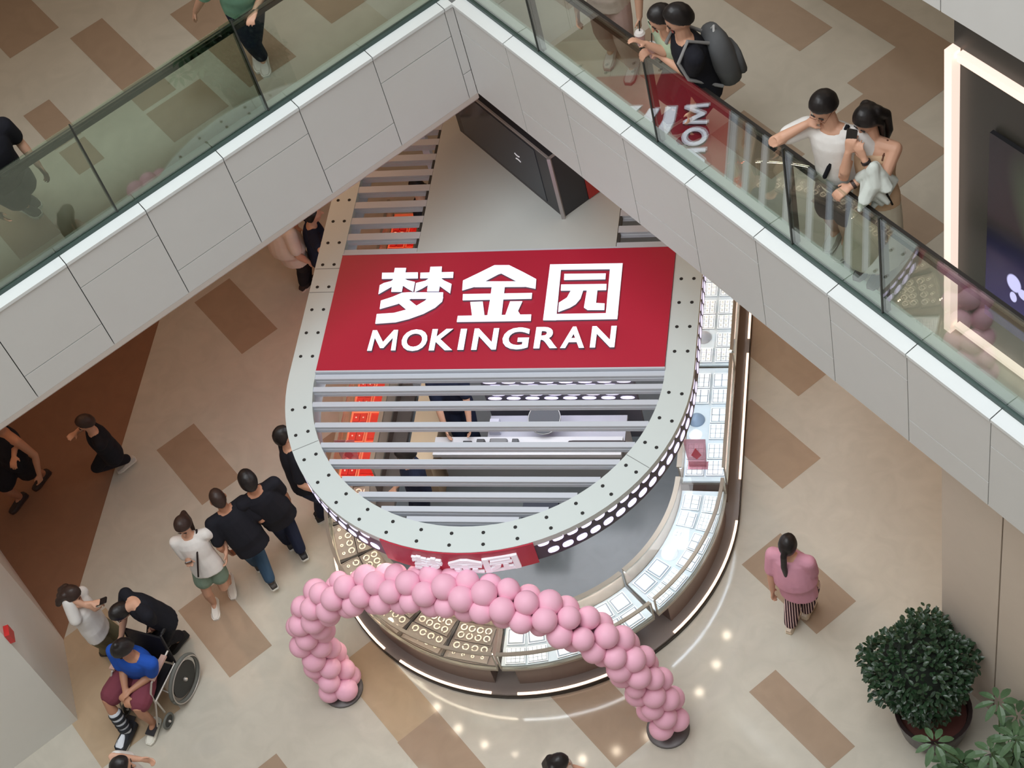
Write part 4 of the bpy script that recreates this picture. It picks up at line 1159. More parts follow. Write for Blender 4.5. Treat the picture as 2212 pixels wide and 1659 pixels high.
    if hair in ('long', 'bob'):
        ln = .36 if hair == 'long' else .17
        q0_ = bk + hu * .03; q1 = bk - hu * .08 - hf * .015; q2 = q1 - Up * (ln - .1) * .6 - Fc * .02; q3 = q2 - Up * (ln - .1) * .5
        for s2 in (-.045, 0, .045): hb.tube([q0_ + hr_ * s2, q1 + hr_ * s2 * 1.3, q2 + hr_ * s2 * 1.5, q3 + hr_ * s2], [.045 * k, .042 * k, .034 * k, .012 * k], 9)
        for sg in (1, -1): hb.tube([Hc + hr_ * sg * .074 * k + hu * .04 * k, Hc + hr_ * sg * .085 * k - hu * .06 * k - hf * .02, Hc + hr_ * sg * .085 * k - hu * .06 * k - hf * .03 - Up * ln * .45], [.026 * k, .024 * k, .010 * k], 8)
    if hair == 'ponytail':
        q0_ = bk + hu * .05; q1 = bk - hf * .05 - hu * .02; q2 = q1 - Up * .16 - Fd * .02; q3 = q2 - Up * .20 + Rt * .02; q4 = q3 - Up * .12 + Rt * .05
        hb.tube([q0_, q1, q2, q3, q4], [.03 * k, .034 * k, .032 * k, .024 * k, .008 * k], 9)
    if hair == 'bun': hb.ell(Hc - hf * .06 * k + hu * .115 * k, hr_ * .036, hf * .036, hu * .034, 12, 8); hb.tube([Hc - hf * .06 * k + hu * .13 * k, Hc - hf * .0 * k + hu * .165 * k], [.012, .004], 6)
    if hair != 'none': remesh(hb.build('hair', hairm, root), .008, 3)
    # shirt
    g = MB(); inf = .016
    tm, tl_, loose = top          # material, style, looseness
    lo = -.12 if tl_ != 'crop' else .1
    T = [(lo - hem, .172, .122), (.05, .172, .122), (.22, .150 + loose, .112 + loose), (.40, .140 + loose, .108 + loose), (.58, .152 + loose * .6, .120 + loose * .4), (.76, .168, .120), (.885, .165, .096), (.955, .108, .072)]
    if tl_ == 'cami': T = T[:-2] + [(.84, .140, .105)]
    g.rings([ering(P + (N - P) * f, Rc, Fc, a * bw + inf * .5, d * bw + inf * .5, 18) for f, a, d in T])
    if tl_ != 'cami':
        if tl_ != 'vest':
            g.tube([SH['L'] + Rc * .02, N - tn * .055 * k, SH['R'] - Rc * .02], [.070 * bw, .066 * bw, .070 * bw], 10)
            for sd in 'LR':
                e = SH[sd].lerp(EL[sd], min(1, sleeve * 2) if sleeve <= .5 else 1)
                if sleeve <= .5:
                    e = SH[sd].lerp(EL[sd], sleeve * 1.45); g.tube([SH[sd], SH[sd].lerp(e, .5), e], [.071 * bw, .070 * bw, .067 * bw], 12)
                else:
                    g.tube([SH[sd], EL[sd], WR[sd].lerp(EL[sd], .08)], [.069 * bw, .058 * bw, .042 * bw], 12)
        else: g.tube([SH['L'] + Rc * .05, N - tn * .04 * k, SH['R'] - Rc * .05], [.058 * bw, .058 * bw, .058 * bw], 10)
    sh_ = g.build({'cami': 'camisole', 'vest': 'vest'}.get(tl_, 'shirt'), tm, root); remesh(sh_, .010, 4)
    # bottoms
    g = MB(); bm_, loose2 = bottom
    g.rings([ering(P + (N - P) * f, Rc, Fc, a * bw, d * bw, 16) for f, a, d in ((-.14, .168, .118), (0, .176, .122), (.10, .164, .114), (.16, .15, .108))])
    if legs == 'skirt':
        hemc = (A['L'] + A['R']) / 2 + Up * .10
        q = [(P - tn * .02, .180, .130), (P.lerp(hemc, .35), .205, .165), (P.lerp(hemc, .75), .225, .20), (hemc, .24, .22)]
        g.rings([ering(c, Rt, Fd, a * bw, d * bw, 20) for c, a, d in q])
    elif legs == 'shortskirt': pass
    else:
        for sd in 'LR':
            a, m_, e = hip(sd), KN[sd], A[sd]
            if legs == 'shorts':
                end = a.lerp(m_, .78); g.tube([a, a.lerp(m_, .4), end], [.098 * bw, .092 * bw + loose2, .086 * bw + loose2], 12)
            elif legs == 'briefshorts':
                end = a.lerp(m_, .42); g.tube([a, end], [.098 * bw, .094 * bw + loose2], 12)
            else:
                end = m_.lerp(e, .93); g.tube([a, a.lerp(m_, .45), m_, m_.lerp(end, .4), end], [.095 * bw, .083 * bw + loose2 * .6, .064 * bw + loose2, .062 * bw + loose2, .050 * k + loose2], 12)
    bt = g.build({'skirt': 'skirt', 'trousers': 'trousers'}.get(legs, 'shorts'), bm_, root); remesh(bt, .010, 4)
    # shoes
    for sd, ty in (('L', toeL), ('R', toeR)):
        a = math.radians(yaw + ty); td = Vector((math.cos(a), math.sin(a), 0)); ts = Vector((td.y, -td.x, 0)); g = MB()
        an = A[sd]; zf = an.z - .085 * k; c = Vector((an.x, an.y, zf))
        slope = max(0, zf - z0) * .9        # a lifted heel leaves the toe on the floor
        def fp(f, s, z): return c + td * f * k + ts * s * k + Up * (z * k - slope * max(0, (f + .07) / .25))
        rg = []
        for f, wd, zt in ((-.075, .028, .060), (-.055, .036, .078), (-.01, .037, .088), (.05, .041, .068), (.11, .047, .050), (.155, .042, .040), (.185, .026, .032)):
            rg.append([fp(f, s * wd, z) for s, z in ((-1, .022), (1, .022), (1.0, zt * .6), (.7, zt), (-.7, zt), (-1.0, zt * .6))])
        g.rings(rg)
        o1 = g.build('shoe', mat('shoe_%d_%d_%d' % shoe[0], shoe[0], rough=.6), root, smooth='auto')
        g = MB(); rg = []
        for f, wd in ((-.08, .028), (-.06, .040), (0, .041), (.06, .044), (.115, .051), (.16, .046), (.193, .028)):
            rg.append([fp(f, s * wd, z) for s, z in ((-1, .0), (1, .0), (1, .024), (-1, .024))])
        g.rings(rg); g.build('sole', mat('sole_%d_%d_%d' % shoe[1], shoe[1], rough=.6), o1)
    return dict(root=root, P=P, N=N, H=Hc, SH=SH, EL=EL, WR=WR, tips=tips, A=A, KN=KN, Rc=Rc, Fc=Fc, Fd=Fd, Rt=Rt, tn=tn, hf=hf, hu=hu, hr=hr_, k=k)

C_BLACK = cloth('black', (30, 31, 38)); C_NAVY = cloth('navy', (32, 38, 58)); C_WHITE = cloth('white', (224, 222, 218)); C_JEAN = cloth('jeans_blue', (56, 80, 104))
C_PINK = cloth('pink', (206, 150, 168)); C_BLUE = cloth('royal_blue', (38, 84, 178)); C_MAROON = cloth('maroon', (120, 62, 74)); C_OLIVE = cloth('olive_khaki', (122, 116, 90))
C_GREEN = cloth('sage_green', (124, 144, 128)); C_MINT = cloth('mint', (130, 180, 156)); C_GREY = cloth('charcoal', (62, 62, 66)); C_TAN = cloth('tan_camisole', (196, 166, 136))
C_BEIGE = cloth('beige', (206, 198, 180)); C_PALEP = cloth('pale_pinkish', (190, 160, 152)); C_LGREEN = cloth('light_green', (172, 188, 160)); C_BONE = cloth('bone', (214, 198, 186))
PP = {}
def striped():
    m_ = cloth('striped', (70, 40, 48)); nt = m_.node_tree; b = nt.nodes['Principled BSDF']
    wv = nt.nodes.new('ShaderNodeTexWave'); wv.inputs['Scale'].default_value = 13; wv.inputs['Distortion'].default_value = .6; wv.bands_direction = 'X'
    tc = [n for n in nt.nodes if n.type == 'TEX_COORD'][0]; nt.links.new(tc.outputs['Object'], wv.inputs['Vector'])
    cr = nt.nodes.new('ShaderNodeValToRGB'); cr.color_ramp.interpolation = 'CONSTANT'
    e = cr.color_ramp.elements; e[0].color = (*lin((44, 30, 40)), 1); e[1].position = .45; e[1].color = (*lin((120, 52, 56)), 1)
    n = e.new(.68); n.color = (*lin((214, 190, 184)), 1)
    nt.links.new(wv.outputs['Fac'], cr.inputs[0]); nt.links.new(cr.outputs[0], b.inputs['Base Color']); return m_
# ground floor, left to right
PP['runner'] = person('young person in black, walking alone on the brown floor at upper left', 1.58, 215, (228, 958, .80), (182, 912, 1.30), (163, 893, 1.45), (208, 928, 1.05), (163, 935, 1.0), (234, 984), (276, 990, .06),
    (C_BLACK, 'tee', .01), (C_BLACK, .012), look=(0, -25), shoe=((190, 186, 178), (214, 210, 200)), hairm=M_HAIRB)
PP['player'] = person('person in black sports vest and black shorts, cut by the left edge of the photo', 1.76, 245, (26, 985, .92), (2, 925, 1.42), (-12, 905, 1.62), None, (30, 985, 1.0), (92, 1022), (42, 1072),
    (C_BLACK, 'vest', .02), (C_BLACK, .03), legs='shorts', skin=M_SKIN2, shoe=((46, 36, 34), (60, 44, 40)), look=(0, -10))
PP['behind'] = person('man in black shirt and dark trousers right beside the left rim of the kiosk', 1.70, 35, (653, 1040, .90), (622, 962, 1.42), (609, 930, 1.60), None, None, (690, 1103), (694, 1112),
    (C_BLACK, 'tee', .015), (C_NAVY, .01), shoe=((36, 36, 38), (220, 220, 214)), face=False)
PP['tall'] = person('man in black shirt and navy trousers walking behind the jeans wearer', 1.76, 125, (600, 1112, .92), (548, 1058, 1.46), (530, 1034, 1.63), (560, 1128, .85), (632, 1090, .95), (622, 1168, .0), (650, 1190, .09),
    (C_BLACK, 'tee', .03), (C_NAVY, .012), face=False, shoe=((38, 38, 40), (232, 232, 226)), look=(0, -10), skin=M_SKIN2, hem=.05)
PP['jeans'] = person('man in black shirt and blue jeans holding the hand of the girl in green shorts', 1.74, 128, (540, 1170, .90), (478, 1090, 1.44), (462, 1066, 1.62), (492, 1192, .80), (545, 1124, .95), (552, 1214, 0), (584, 1254, .09),
    (C_BLACK, 'tee', .03), (C_JEAN, .01), shoe=((60, 56, 52), (226, 226, 220)), look=(0, -10), face=False, hair='buzz', hairm=M_HAIRB, skin=M_SKIN2, hem=.05)
PP['girl'] = person('girl in white top and green shorts with black crossbody strap, holding a phone', 1.60, -75, (447, 1222, .86), (408, 1158, 1.30), (398, 1134, 1.46), (488, 1195, .78), (408, 1212, .92), (492, 1246, .1), (461, 1300, 0),
    (C_WHITE, 'tee', .01), (C_GREEN, .015), legs='briefshorts', female=True, look=(-10, -30), hair='ponytail', hairm=M_HAIRB, shoe=((226, 222, 214), (232, 230, 224)), curl=.8)
PP['waiting'] = person('girl in white top and olive trousers looking at her phone, beside the wheelchair', 1.60, 5, (203, 1352, .86), (162, 1298, 1.32), (152, 1280, 1.47), (196, 1303, 1.02), (190, 1310, 1.0), (238, 1392), (226, 1404),
    (C_WHITE, 'tee', .02), (C_OLIVE, .015), female=True, look=(0, -40), hair='bob', hairm=M_HAIRB, shoe=((60, 54, 50), (80, 74, 68)), curl=.9)
PP['pusher'] = person('person all in black bending forward to push the wheelchair', 1.70, 232, (350, 1334, .88), (298, 1308, 1.28), (264, 1318, 1.30), (334, 1364, .80), (262, 1372, .84), (388, 1372, .06), (350, 1388),
    (C_BLACK, 'tee', .015), (C_BLACK, .012), look=(0, -50), shoe=((24, 24, 26), (34, 34, 36)), curl=1.0, headup=-.1)
# wheelchair and the man in it
WCF = Vector((math.cos(math.radians(-103)), math.sin(math.radians(-103)), 0)); WCR = Vector((WCF.y, -WCF.x, 0))
SEAT = at(312, 1462, .47); SEAT.z = 0
def wc(f, r, z): return SEAT + WCF * f + WCR * r + Vector((0, 0, z))
M_WSIL = mat('wheelchair_silver', (190, 184, 176), rough=.35, metal=.5)
M_TYRE = mat('tyre_grey', (104, 106, 100), rough=.7); M_VINYL = mat('black_vinyl', (28, 26, 30), rough=.5)
wchair = thing('wheelchair', 'silver framed wheelchair with black seat carrying the blue-shirted man', 'wheelchair', (SEAT.x, SEAT.y, 0))
MB().prism([wc(-.2, -.21, .43), wc(.2, -.21, .43), wc(.2, .21, .43), wc(-.2, .21, .43)], (0, 0, .03)).build('seat', M_VINYL, wchair)
MB().prism([wc(-.22, -.21, .46), wc(-.22, .21, .46), wc(-.27, .21, .88), wc(-.27, -.21, .88)], WCF * -.02).build('backrest', M_VINYL, wchair)
for sg in (1, -1):
    r = sg * .23
    MB().tube([wc(-.40, r, .93), wc(-.28, r, .93), wc(-.24, r, .48), wc(-.2, r, .28)], .012, 8).build('back_tube', M_VINYL, wchair)
    MB().tube([wc(-.42, r, .93), wc(-.31, r, .93)], .018, 8).build('push_handle', mat('handle_grip', (20, 18, 20), rough=.6), wchair)
    MB().tube([wc(-.24, r, .68), wc(.12, r, .68), wc(.20, r, .60), wc(.22, r, .44), wc(.34, r * .85, .14)], .011, 8).build('side_frame', M_WSIL, wchair)
    MB().tube([wc(-.22, r, .45), wc(.22, r, .45)], .011, 8).build('seat_rail', M_WSIL, wchair)
    MB().tube([wc(.20, r, .44), wc(.20, r, .20)], .011, 8).build('caster_stem', M_WSIL, wchair)
    MB().prism([wc(-.18, r - .03, .69), wc(.10, r - .03, .69), wc(.10, r + .03, .69), wc(-.18, r + .03, .69)], (0, 0, .025)).build('armrest', mat('armrest_pinkish', (196, 160, 146), rough=.6), wchair)
    MB().prism([wc(.30, r * .9 - .07 * sg - .05, .115), wc(.44, r * .9 - .07 * sg - .05, .10), wc(.44, r * .9 - .07 * sg + .05, .10), wc(.30, r * .9 - .07 * sg + .05, .115)], (0, 0, .012)).build('footplate', M_VINYL, wchair)
    # wheels
    rw = sg * .30
    def wheel(c, R_, rt, name):
        ring = [c + WCF * math.cos(t) * (R_ - rt) + Vector((0, 0, math.sin(t) * (R_ - rt))) for t in [2 * PI * i / 40 for i in range(41)]]
        o = MB().tube(ring, rt, 8, False).build(name, M_TYRE, wchair, smooth=True)
        hub = MB(); hub.tube([c - WCR * .02, c + WCR * .02], .022 if R_ > .15 else .014, 10); hub.build('hub', M_WSIL, o)
        if R_ > .15:
            dsk = [c + WCF * math.cos(t) * (R_ * .72) + Vector((0, 0, math.sin(t) * (R_ * .72))) - WCR * .006 for t in [2 * PI * i / 32 for i in range(32)]]
            MB().prism(dsk, WCR * .012).build('wheel_disc', mat('wheel_disc_black', (34, 36, 34), rough=.5), o)
            MB().tube([p + WCR * sg * .03 for p in ring], .007, 6, False).build('push_rim', M_WSIL, o)
        else:
            dsk = [c + WCF * math.cos(t) * (R_ * .8) + Vector((0, 0, math.sin(t) * (R_ * .8))) - WCR * .006 for t in [2 * PI * i / 20 for i in range(20)]]
            MB().prism(dsk, WCR * .012).build('wheel_disc', mat('wheel_disc_black', (34, 36, 34), rough=.5), o)
    wheel(wc(-.16, rw, .27), .27, .022, 'rear_wheel'); wheel(wc(.24, sg * .25, .09), .09, .014, 'caster_wheel')
MB().tube([wc(0, -.2, .2), wc(0, .2, .42)], .010, 8).build('cross_brace', M_WSIL, wchair)
PP['seated'] = person('man in royal blue shirt and maroon shorts sitting in the wheelchair', 1.72, -103, (300, 1440, .60), (283, 1416, 1.08), (266, 1404, 1.22), (282, 1492, .70), (272, 1502, .68), (330, 1560, .06), (272, 1575, .06),
    (C_BLUE, 'tee', .025), (C_MAROON, .03), legs='shorts', look=(-20, -45), skin=M_SKIN2, shoe=((226, 224, 212), (214, 212, 200)), hair='bun', curl=.9, build_=1.04, kneeout=.25)
q = PP['seated']
# black and white walking boot on his right shin
bt = MB(); K_, A_ = q['KN']['R'], q['A']['R']
bt.tube([K_.lerp(A_, .42), K_.lerp(A_, .7), A_ + Vector((0, 0, .0))], [.066, .062, .058], 12)
ob = bt.build('boot_shell', mat('boot_white', (214, 220, 228), rough=.5), q['root']); remesh(ob, .008, 3)
for f in (.46, .62, .78, .93):
    c = K_.lerp(A_, f); ax = (A_ - K_).normalized(); x_ = ax.orthogonal().normalized(); y_ = ax.cross(x_)
    MB().rings([[c + ax * dz_ + (x_ * math.cos(t) + y_ * math.sin(t)) * rr for t in [2 * PI * i / 16 for i in range(16)]] for dz_, rr in ((-.018, .066), (-.016, .072), (.016, .072), (.018, .066))]).build('boot_strap', mat('boot_black', (28, 32, 40), rough=.6), q['root'])
td = Vector((math.cos(math.radians(-103)), math.sin(math.radians(-103)), 0)); ts = Vector((td.y, -td.x, 0)); g = MB()
c = Vector((A_.x, A_.y, A_.z - .088))
g.rings([[c + td * f + ts * s * wd + Vector((0, 0, z)) for s, z in ((-1, -.01), (1, -.01), (1, .05), (.6, zt), (-.6, zt), (-1, .05))] for f, wd, zt in ((-.11, .05, .07), (0, .06, .10), (.10, .06, .075), (.19, .055, .055), (.215, .03, .04))])
g.build('boot_foot', mat('boot_black', (28, 32, 40), rough=.6), q['root'])
g = MB(); g.rings([[c + td * f + ts * s * wd + Vector((0, 0, z)) for s, z in ((-1, .055), (1, .055), (.5, zt), (-.5, zt))] for f, wd, zt in ((.06, .03, .095), (.12, .05, .085), (.175, .045, .068), (.195, .03, .058))])
g.build('boot_toe_cover', mat('boot_white', (214, 220, 228), rough=.5), q['root'])

PP['lowleft'] = person('person with dark hair cut by the bottom edge, below the wheelchair', 1.70, 20, (322, 1722, .90), (275, 1672, 1.42), (261, 1652, 1.60), (302, 1640, 1.35), None, (370, 1800), (350, 1810),
    (C_WHITE, 'tee', .01), (C_BLACK, .01), look=(0, -15), curl=.8)
PP['lowmid'] = person('long-haired person cut by the bottom edge, in front of the balloon arch', 1.60, 10, (1246, 1740, .86), (1214, 1672, 1.34), (1204, 1642, 1.48), (1275, 1668, 1.0), (1290, 1700, 1.0), (1290, 1820), (1270, 1830),
    (C_BONE, 'tee', .01), (C_BLACK, .01), female=True, hair='long', look=(10, -20), face=False)
PP['pink'] = person('woman in loose pink shirt and striped trousers with a long black ponytail', 1.60, 72, (1722, 1262, .86), (1706, 1200, 1.32), (1702, 1176, 1.47), (1668, 1275, .85), (1776, 1290, .75), (1708, 1348), (1742, 1316, .05),
    (C_PINK, 'tee', .05), (striped(), .02), female=True, hair='ponytail', face=False, shoe=((206, 190, 170), (200, 184, 160)), hem=.16, build_=1.1)
PP['whiteback'] = person('person in off-white shirt and black trousers, half hidden by the walkway edge behind the kiosk', 1.66, 60, (627, 540, .90), (590, 480, 1.40), (575, 458, 1.56), None, None, (664, 606), (655, 612),
    (C_BONE, 'tee', .06), (C_BLACK, .01), face=False, shoe=((40, 30, 28), (200, 190, 180)), build_=1.15, hem=.12)
PP['navyback'] = person('person in navy top and dark trousers beside the off-white shirt, behind the kiosk', 1.66, 20, (686, 540, .90), (668, 470, 1.40), (700, 448, 1.50), (640, 490, 1.1), (708, 505, 1.1), (690, 600), (684, 612),
    (C_NAVY, 'tee', .01), (C_NAVY, .01), face=False, shoe=((30, 30, 32), (200, 200, 200)))
# staff inside the kiosk
PP['staff'] = person('kiosk employee in navy standing inside the rounded end, seen between the louvers', 1.64, 200, (905, 1058, .88), (884, 1000, 1.38), (876, 976, 1.54), (930, 1042, .9), (855, 1052, .95), (952, 1136), (935, 1142),
    (C_NAVY, 'tee', .01), (C_NAVY, .01), look=(0, -30), female=True, hair='short')
PP['clerk'] = person('kiosk employee in navy working behind the white desk, seen between the louvers', 1.64, -75, (985, 866, .88), (961, 811, 1.38), (952, 794, 1.54), (1017, 933, .82), (965, 936, .82), (1034, 968), (1009, 968),
    (C_NAVY, 'tee', .015), (C_NAVY, .01), look=(0, -45), female=True, hair='bob')
PP['customer'] = person('dark-haired kiosk employee in black behind the far left red showcase, seen between the upper louvers', 1.66, 180, (930, 491, .9), (908, 427, 1.4), (896, 405, 1.57), None, None, (972, 606), (966, 590),
    (C_BLACK, 'tee', .01), (C_BLACK, .01), face=False)

# upper walkway
ZU = UPZ
PP['walker'] = person('walker in mint top and navy trousers with white slippers on the upper walkway, top left', 1.68, -72, (524, 4, .90), (496, -60, 1.42), (487, -90, 1.6), (552, 20, .92), (420, 28, .86), (548, 104, .05), (566, 122, 0),
    (C_MINT, 'tee', .02), (C_NAVY, .01), z0=ZU, shoe=((216, 212, 206), (226, 224, 218)), face=False)
PP['leftup'] = person('person in charcoal shorts and black-and-white sneakers at the left edge of the upper walkway', 1.72, -28, (8, 372, .92), (-30, 290, 1.42), (-40, 262, 1.6), None, None, (66, 432, .0), (62, 455, 0),
    (C_BLACK, 'tee', .02), (C_GREY, .03), z0=ZU, shift=(-.13, 0), legs='shorts', shoe=((60, 62, 60), (214, 214, 206)), skin=M_SKIN, toeL=-10)
PP['backpacker'] = person('man in black shirt with grey backpack leaning on the rail with two drinks', 1.74, 205, (1497, 180, .92), (1452, 82, 1.42), (1437, 44, 1.58), (1412, 138, 1.10), (1395, 118, 1.12), (1490, 292), (1478, 270),
    (C_BLACK, 'tee', .01), (C_BLACK, .01), z0=ZU, look=(0, -28), vox=.007, curl=.9, skin=M_SKIN, sleeve=.42, shift=(0, .09), poleL=Vector((.6, -.3, -.8)), poleR=Vector((.2, .6, -.8)))
PP['companion'] = person('person in light green shirt mostly hidden behind the backpack wearer', 1.66, 215, (1478, 120, .9), (1436, 58, 1.38), (1412, 30, 1.5), None, (1395, 95, 1.15), (1478, 232), (1468, 225),
    (C_LGREEN, 'tee', .02), (C_GREY, .01), z0=ZU, look=(0, -30))
PP['rider'] = person('person in pale pinkish trousers and sneakers walking behind the right glass, head outside the photo', 1.66, -100, (1262, 30, .9), (1240, -60, 1.4), (1235, -90, 1.56), None, None, (1318, 168), (1272, 130, .04),
    (C_BONE, 'tee', .02), (C_PALEP, .02), z0=ZU, shift=(0, .24), shoe=((200, 190, 186), (150, 110, 104)), face=False)
PP['bespectacled'] = person('man in white shirt and glasses leaning his elbow on the rail, black crossbody bag', 1.74, 248, (1820, 380, .92), (1799, 278, 1.40), (1779, 244, 1.52), (1838, 402, .99), (1742, 268, 1.40), (1830, 512), (1806, 492),
    (C_WHITE, 'tee', .02), (C_BLACK, .02), z0=ZU, look=(-8, -38), legs='shorts', vox=.007, shoe=((206, 204, 196), (214, 212, 206)), curl=.8, sleeve=.36, poleR=Vector((-1.0, -.25, -.5)), poleL=Vector((.5, 0, -.5)))
PP['girlfriend'] = person('woman with long black hair in tan camisole and long beige skirt looking at a phone', 1.62, 246, (1893, 418, .88), (1886, 300, 1.34), (1870, 266, 1.46), (1868, 345, 1.14), (1832, 330, 1.16), (1902, 574), (1872, 556),
    (C_TAN, 'cami', .0), (C_BEIGE, .02), z0=ZU, female=True, look=(-14, -34), hair='long', legs='skirt', vox=.007, shoe=((60, 48, 40), (80, 66, 54)), curl=.8, poleR=Vector((-.2, -.2, -1)), poleL=Vector((.7, .1, -.6)))

# ------------------------------------------------------------------ things people carry
M_PHONE = mat('phone_dark', (24, 22, 24), rough=.2)
def slab_obj(name, c, d, n, L, W_, T, m_, label, cat, group=None, round_=.15):
    """rounded flat thing: long axis d, face normal n"""
    d = Vector(d).normalized(); n = Vector(n); n = (n - d * n.dot(d)).normalized(); x = d.cross(n); c = Vector(c)
    pts = []
    for sx, sy, a0 in ((1, 1, 0), (-1, 1, 90), (-1, -1, 180), (1, -1, 270)):
        for a in (0, 45, 90):
            t = math.radians(a0 + a); r = W_ * round_
            pts.append(c + x * (sx * (W_ / 2 - r) + r * math.cos(t)) + d * (sy * (L / 2 - r) + r * math.sin(t)) - n * T / 2)
    o = MB().prism(pts, n * T).build(name, m_); setloc(o, c); tag(o, label, cat, group); return o
def phone(p, side, label):
    q = PP[p]; t = q['tips'][side]; d = (q['WR'][side] - q['EL'][side]).normalized()
    return slab_obj('mobile_phone', t + Vector((0, 0, .02)) + d * .02, d + Vector((0, 0, .4)), Vector((0, 0, 1)) - q['Fd'] * .6, .15, .072, .009, M_PHONE, label, 'phone')
phone('girl', 'R', 'black phone held by the girl in green shorts')
phone('waiting', 'L', 'dark phone held by the girl in olive trousers')
phone('runner', 'L', 'phone in the hand of the young person in black')
phone('girlfriend', 'R', 'black phone held between the couple at the rail')
def strap(q, a, b, c, label_mat, w_=.03, infl=.155):
    pass
def bag(name, c, Fd, w_, h_, t_, m_, label, cat='bag'):
    r = Vector((Fd.y, -Fd.x, 0)).normalized(); c = Vector(c); f = Vector((Fd.x, Fd.y, 0)).normalized(); mb = MB(); rg = []
    for z, s_ in ((0, .82), (.08, .97), (.5, 1.0), (.85, .93), (1, .70)):
        rg.append(ering(c + Vector((0, 0, z * h_)), r, f, w_ / 2 * s_, t_ / 2 * s_, 16, .5))
    o = mb.build(name, m_, smooth='auto'); setloc(o, c); tag(o, label, cat); return o
def body_strap(q, s_from, pts, m_, parent, w_=.014):
    MB().tube(pts, w_, 6).build('strap', m_, parent, smooth=True)
# crossbody bag of the man with glasses
q = PP['bespectacled']
c = q['P'] + q['Fd'] * .17 - q['Rt'] * .0 + Vector((0, 0, .0))
b1 = bag('crossbody_bag', c - Vector((0, 0, .05)) + q['Rt'] * .05, q['Fd'], .26, .24, .09, cloth('bag_black', (22, 23, 28)), 'black crossbody bag hanging on the white-shirted man')
body_strap(q, 0, [b1.location + Vector((0, 0, .2)) - b1.location, q['N'] + q['Fc'] * .10 - q['Rc'] * .04 - q['tn'] * .16 - b1.location, q['N'] - q['Rc'] * .115 * 1.0 + q['tn'] * .03 - b1.location, q['N'] - q['Fc'] * .13 - q['Rc'] * .05 - q['tn'] * .14 - b1.location], cloth('bag_black', (22, 23, 28)), None, .016)
o = COL.objects[-1]
def adopt(o, parent, world_built=True):
    o.parent = parent; o.location = (0, 0, 0)
adopt(o, b1)
# glasses on the man and on his neighbour's side
def glasses(q, parent, m_):
    k = q['k']; mb = MB(); H_, f, u, r = q['H'], q['hf'], q['hu'], q['hr']
    for sg in (1, -1):
        c = H_ + f * .103 * k + r * sg * .031 * k + u * .014 * k
        mb.tube([c + (r * math.cos(t) * .024 + u * math.sin(t) * .018) * k for t in [2 * PI * i / 14 for i in range(15)]], .0025, 5, False)
        mb.tube([c + r * sg * .024 * k, H_ + r * sg * .082 * k - f * .0 + u * .016 * k], .0025, 5)
    mb.tube([H_ + f * .104 * k - r * .008 + u * .018 * k, H_ + f * .104 * k + r * .008 + u * .018 * k], .0025, 5)
    mb.build('glasses', m_, parent)
glasses(q, q['root'], mat('glasses_gold', (150, 110, 90), rough=.3, metal=.6))
ww = q['WR']['L']; dd_ = (q['EL']['L'] - ww).normalized()
def band(q, sd, m_, name, off=.02, rr=.033, wd=.012):
    w_ = q['WR'][sd]; d = (q['EL'][sd] - w_).normalized(); x_ = d.orthogonal().normalized(); y_ = d.cross(x_)
    MB().rings([[w_ + d * (off + dz) + (x_ * math.cos(t) + y_ * math.sin(t)) * r for t in [2 * PI * i / 14 for i in range(14)]] for dz, r in ((-wd, rr - .004), (-wd * .8, rr), (wd * .8, rr), (wd, rr - .004))]).build(name, m_, q['root'])
band(q, 'L', mat('watch_dark', (60, 44, 40), rough=.3), 'wristwatch')
band(PP['girlfriend'], 'L', mat('band_black', (28, 20, 20), rough=.4), 'wristband')
band(PP['pusher'], 'L', mat('band_maroon', (90, 30, 30), rough=.4), 'wristband')
# jacket and bag on the woman's arm
q = PP['girlfriend']
e = q['EL']['L']; w_ = q['WR']['L']
c = e.lerp(w_, .35)
g = MB()
rnd = random.Random(4)
for i in range(9):
    a = c + (w_ - e) * rnd.uniform(-.35, .35) + Vector((rnd.uniform(-.03, .03), rnd.uniform(-.03, .03), .03))
    g.tube([a + Vector((0, 0, .03)), a + Vector((rnd.uniform(-.09, .09), rnd.uniform(-.09, .09), -.10)), a + Vector((rnd.uniform(-.10, .10), rnd.uniform(-.10, .10), -.24))], [.04, .05, .022], 8)
o = g.build('draped_jacket', cloth('jacket_white', (206, 214, 208))); remesh(o, .009, 3); setloc(o, c); tag(o, 'crumpled white jacket draped over the forearm of the woman in tan camisole', 'jacket')
hb_ = bag('handbag', c + q['Rt'] * -.12 + Vector((0, 0, -.42)), q['Rt'], .20, .22, .08, cloth('handbag_dark', (30, 26, 22)), 'dark handbag hanging below the white jacket')
MB().tube([Vector((-.0, 0, .2)), (c + Vector((0, 0, .07))) - hb_.location, Vector((.0, .0, .2)) + q['Rt'] * .05], .008, 6).build('bag_strap', cloth('handbag_dark', (30, 26, 22)), None)
adopt(COL.objects[-1], hb_)
body_strap(q, 0, [Vector((0, 0, 0)), Vector((0, 0, .01))], M_PHONE, None, .001); bpy.data.objects.remove(COL.objects[-1])
for sg in (1, -1):
    MB().tube([q['N'] + q['Rc'] * sg * .10 + q['Fc'] * .085 - q['tn'] * .10, q['N'] + q['Rc'] * sg * .105 + q['tn'] * .025 - q['tn'] * .02, q['N'] + q['Rc'] * sg * .10 - q['Fc'] * .085 - q['tn'] * .10], .008, 6).build('camisole_strap', cloth('strap_brown', (96, 64, 50)), q['root'])
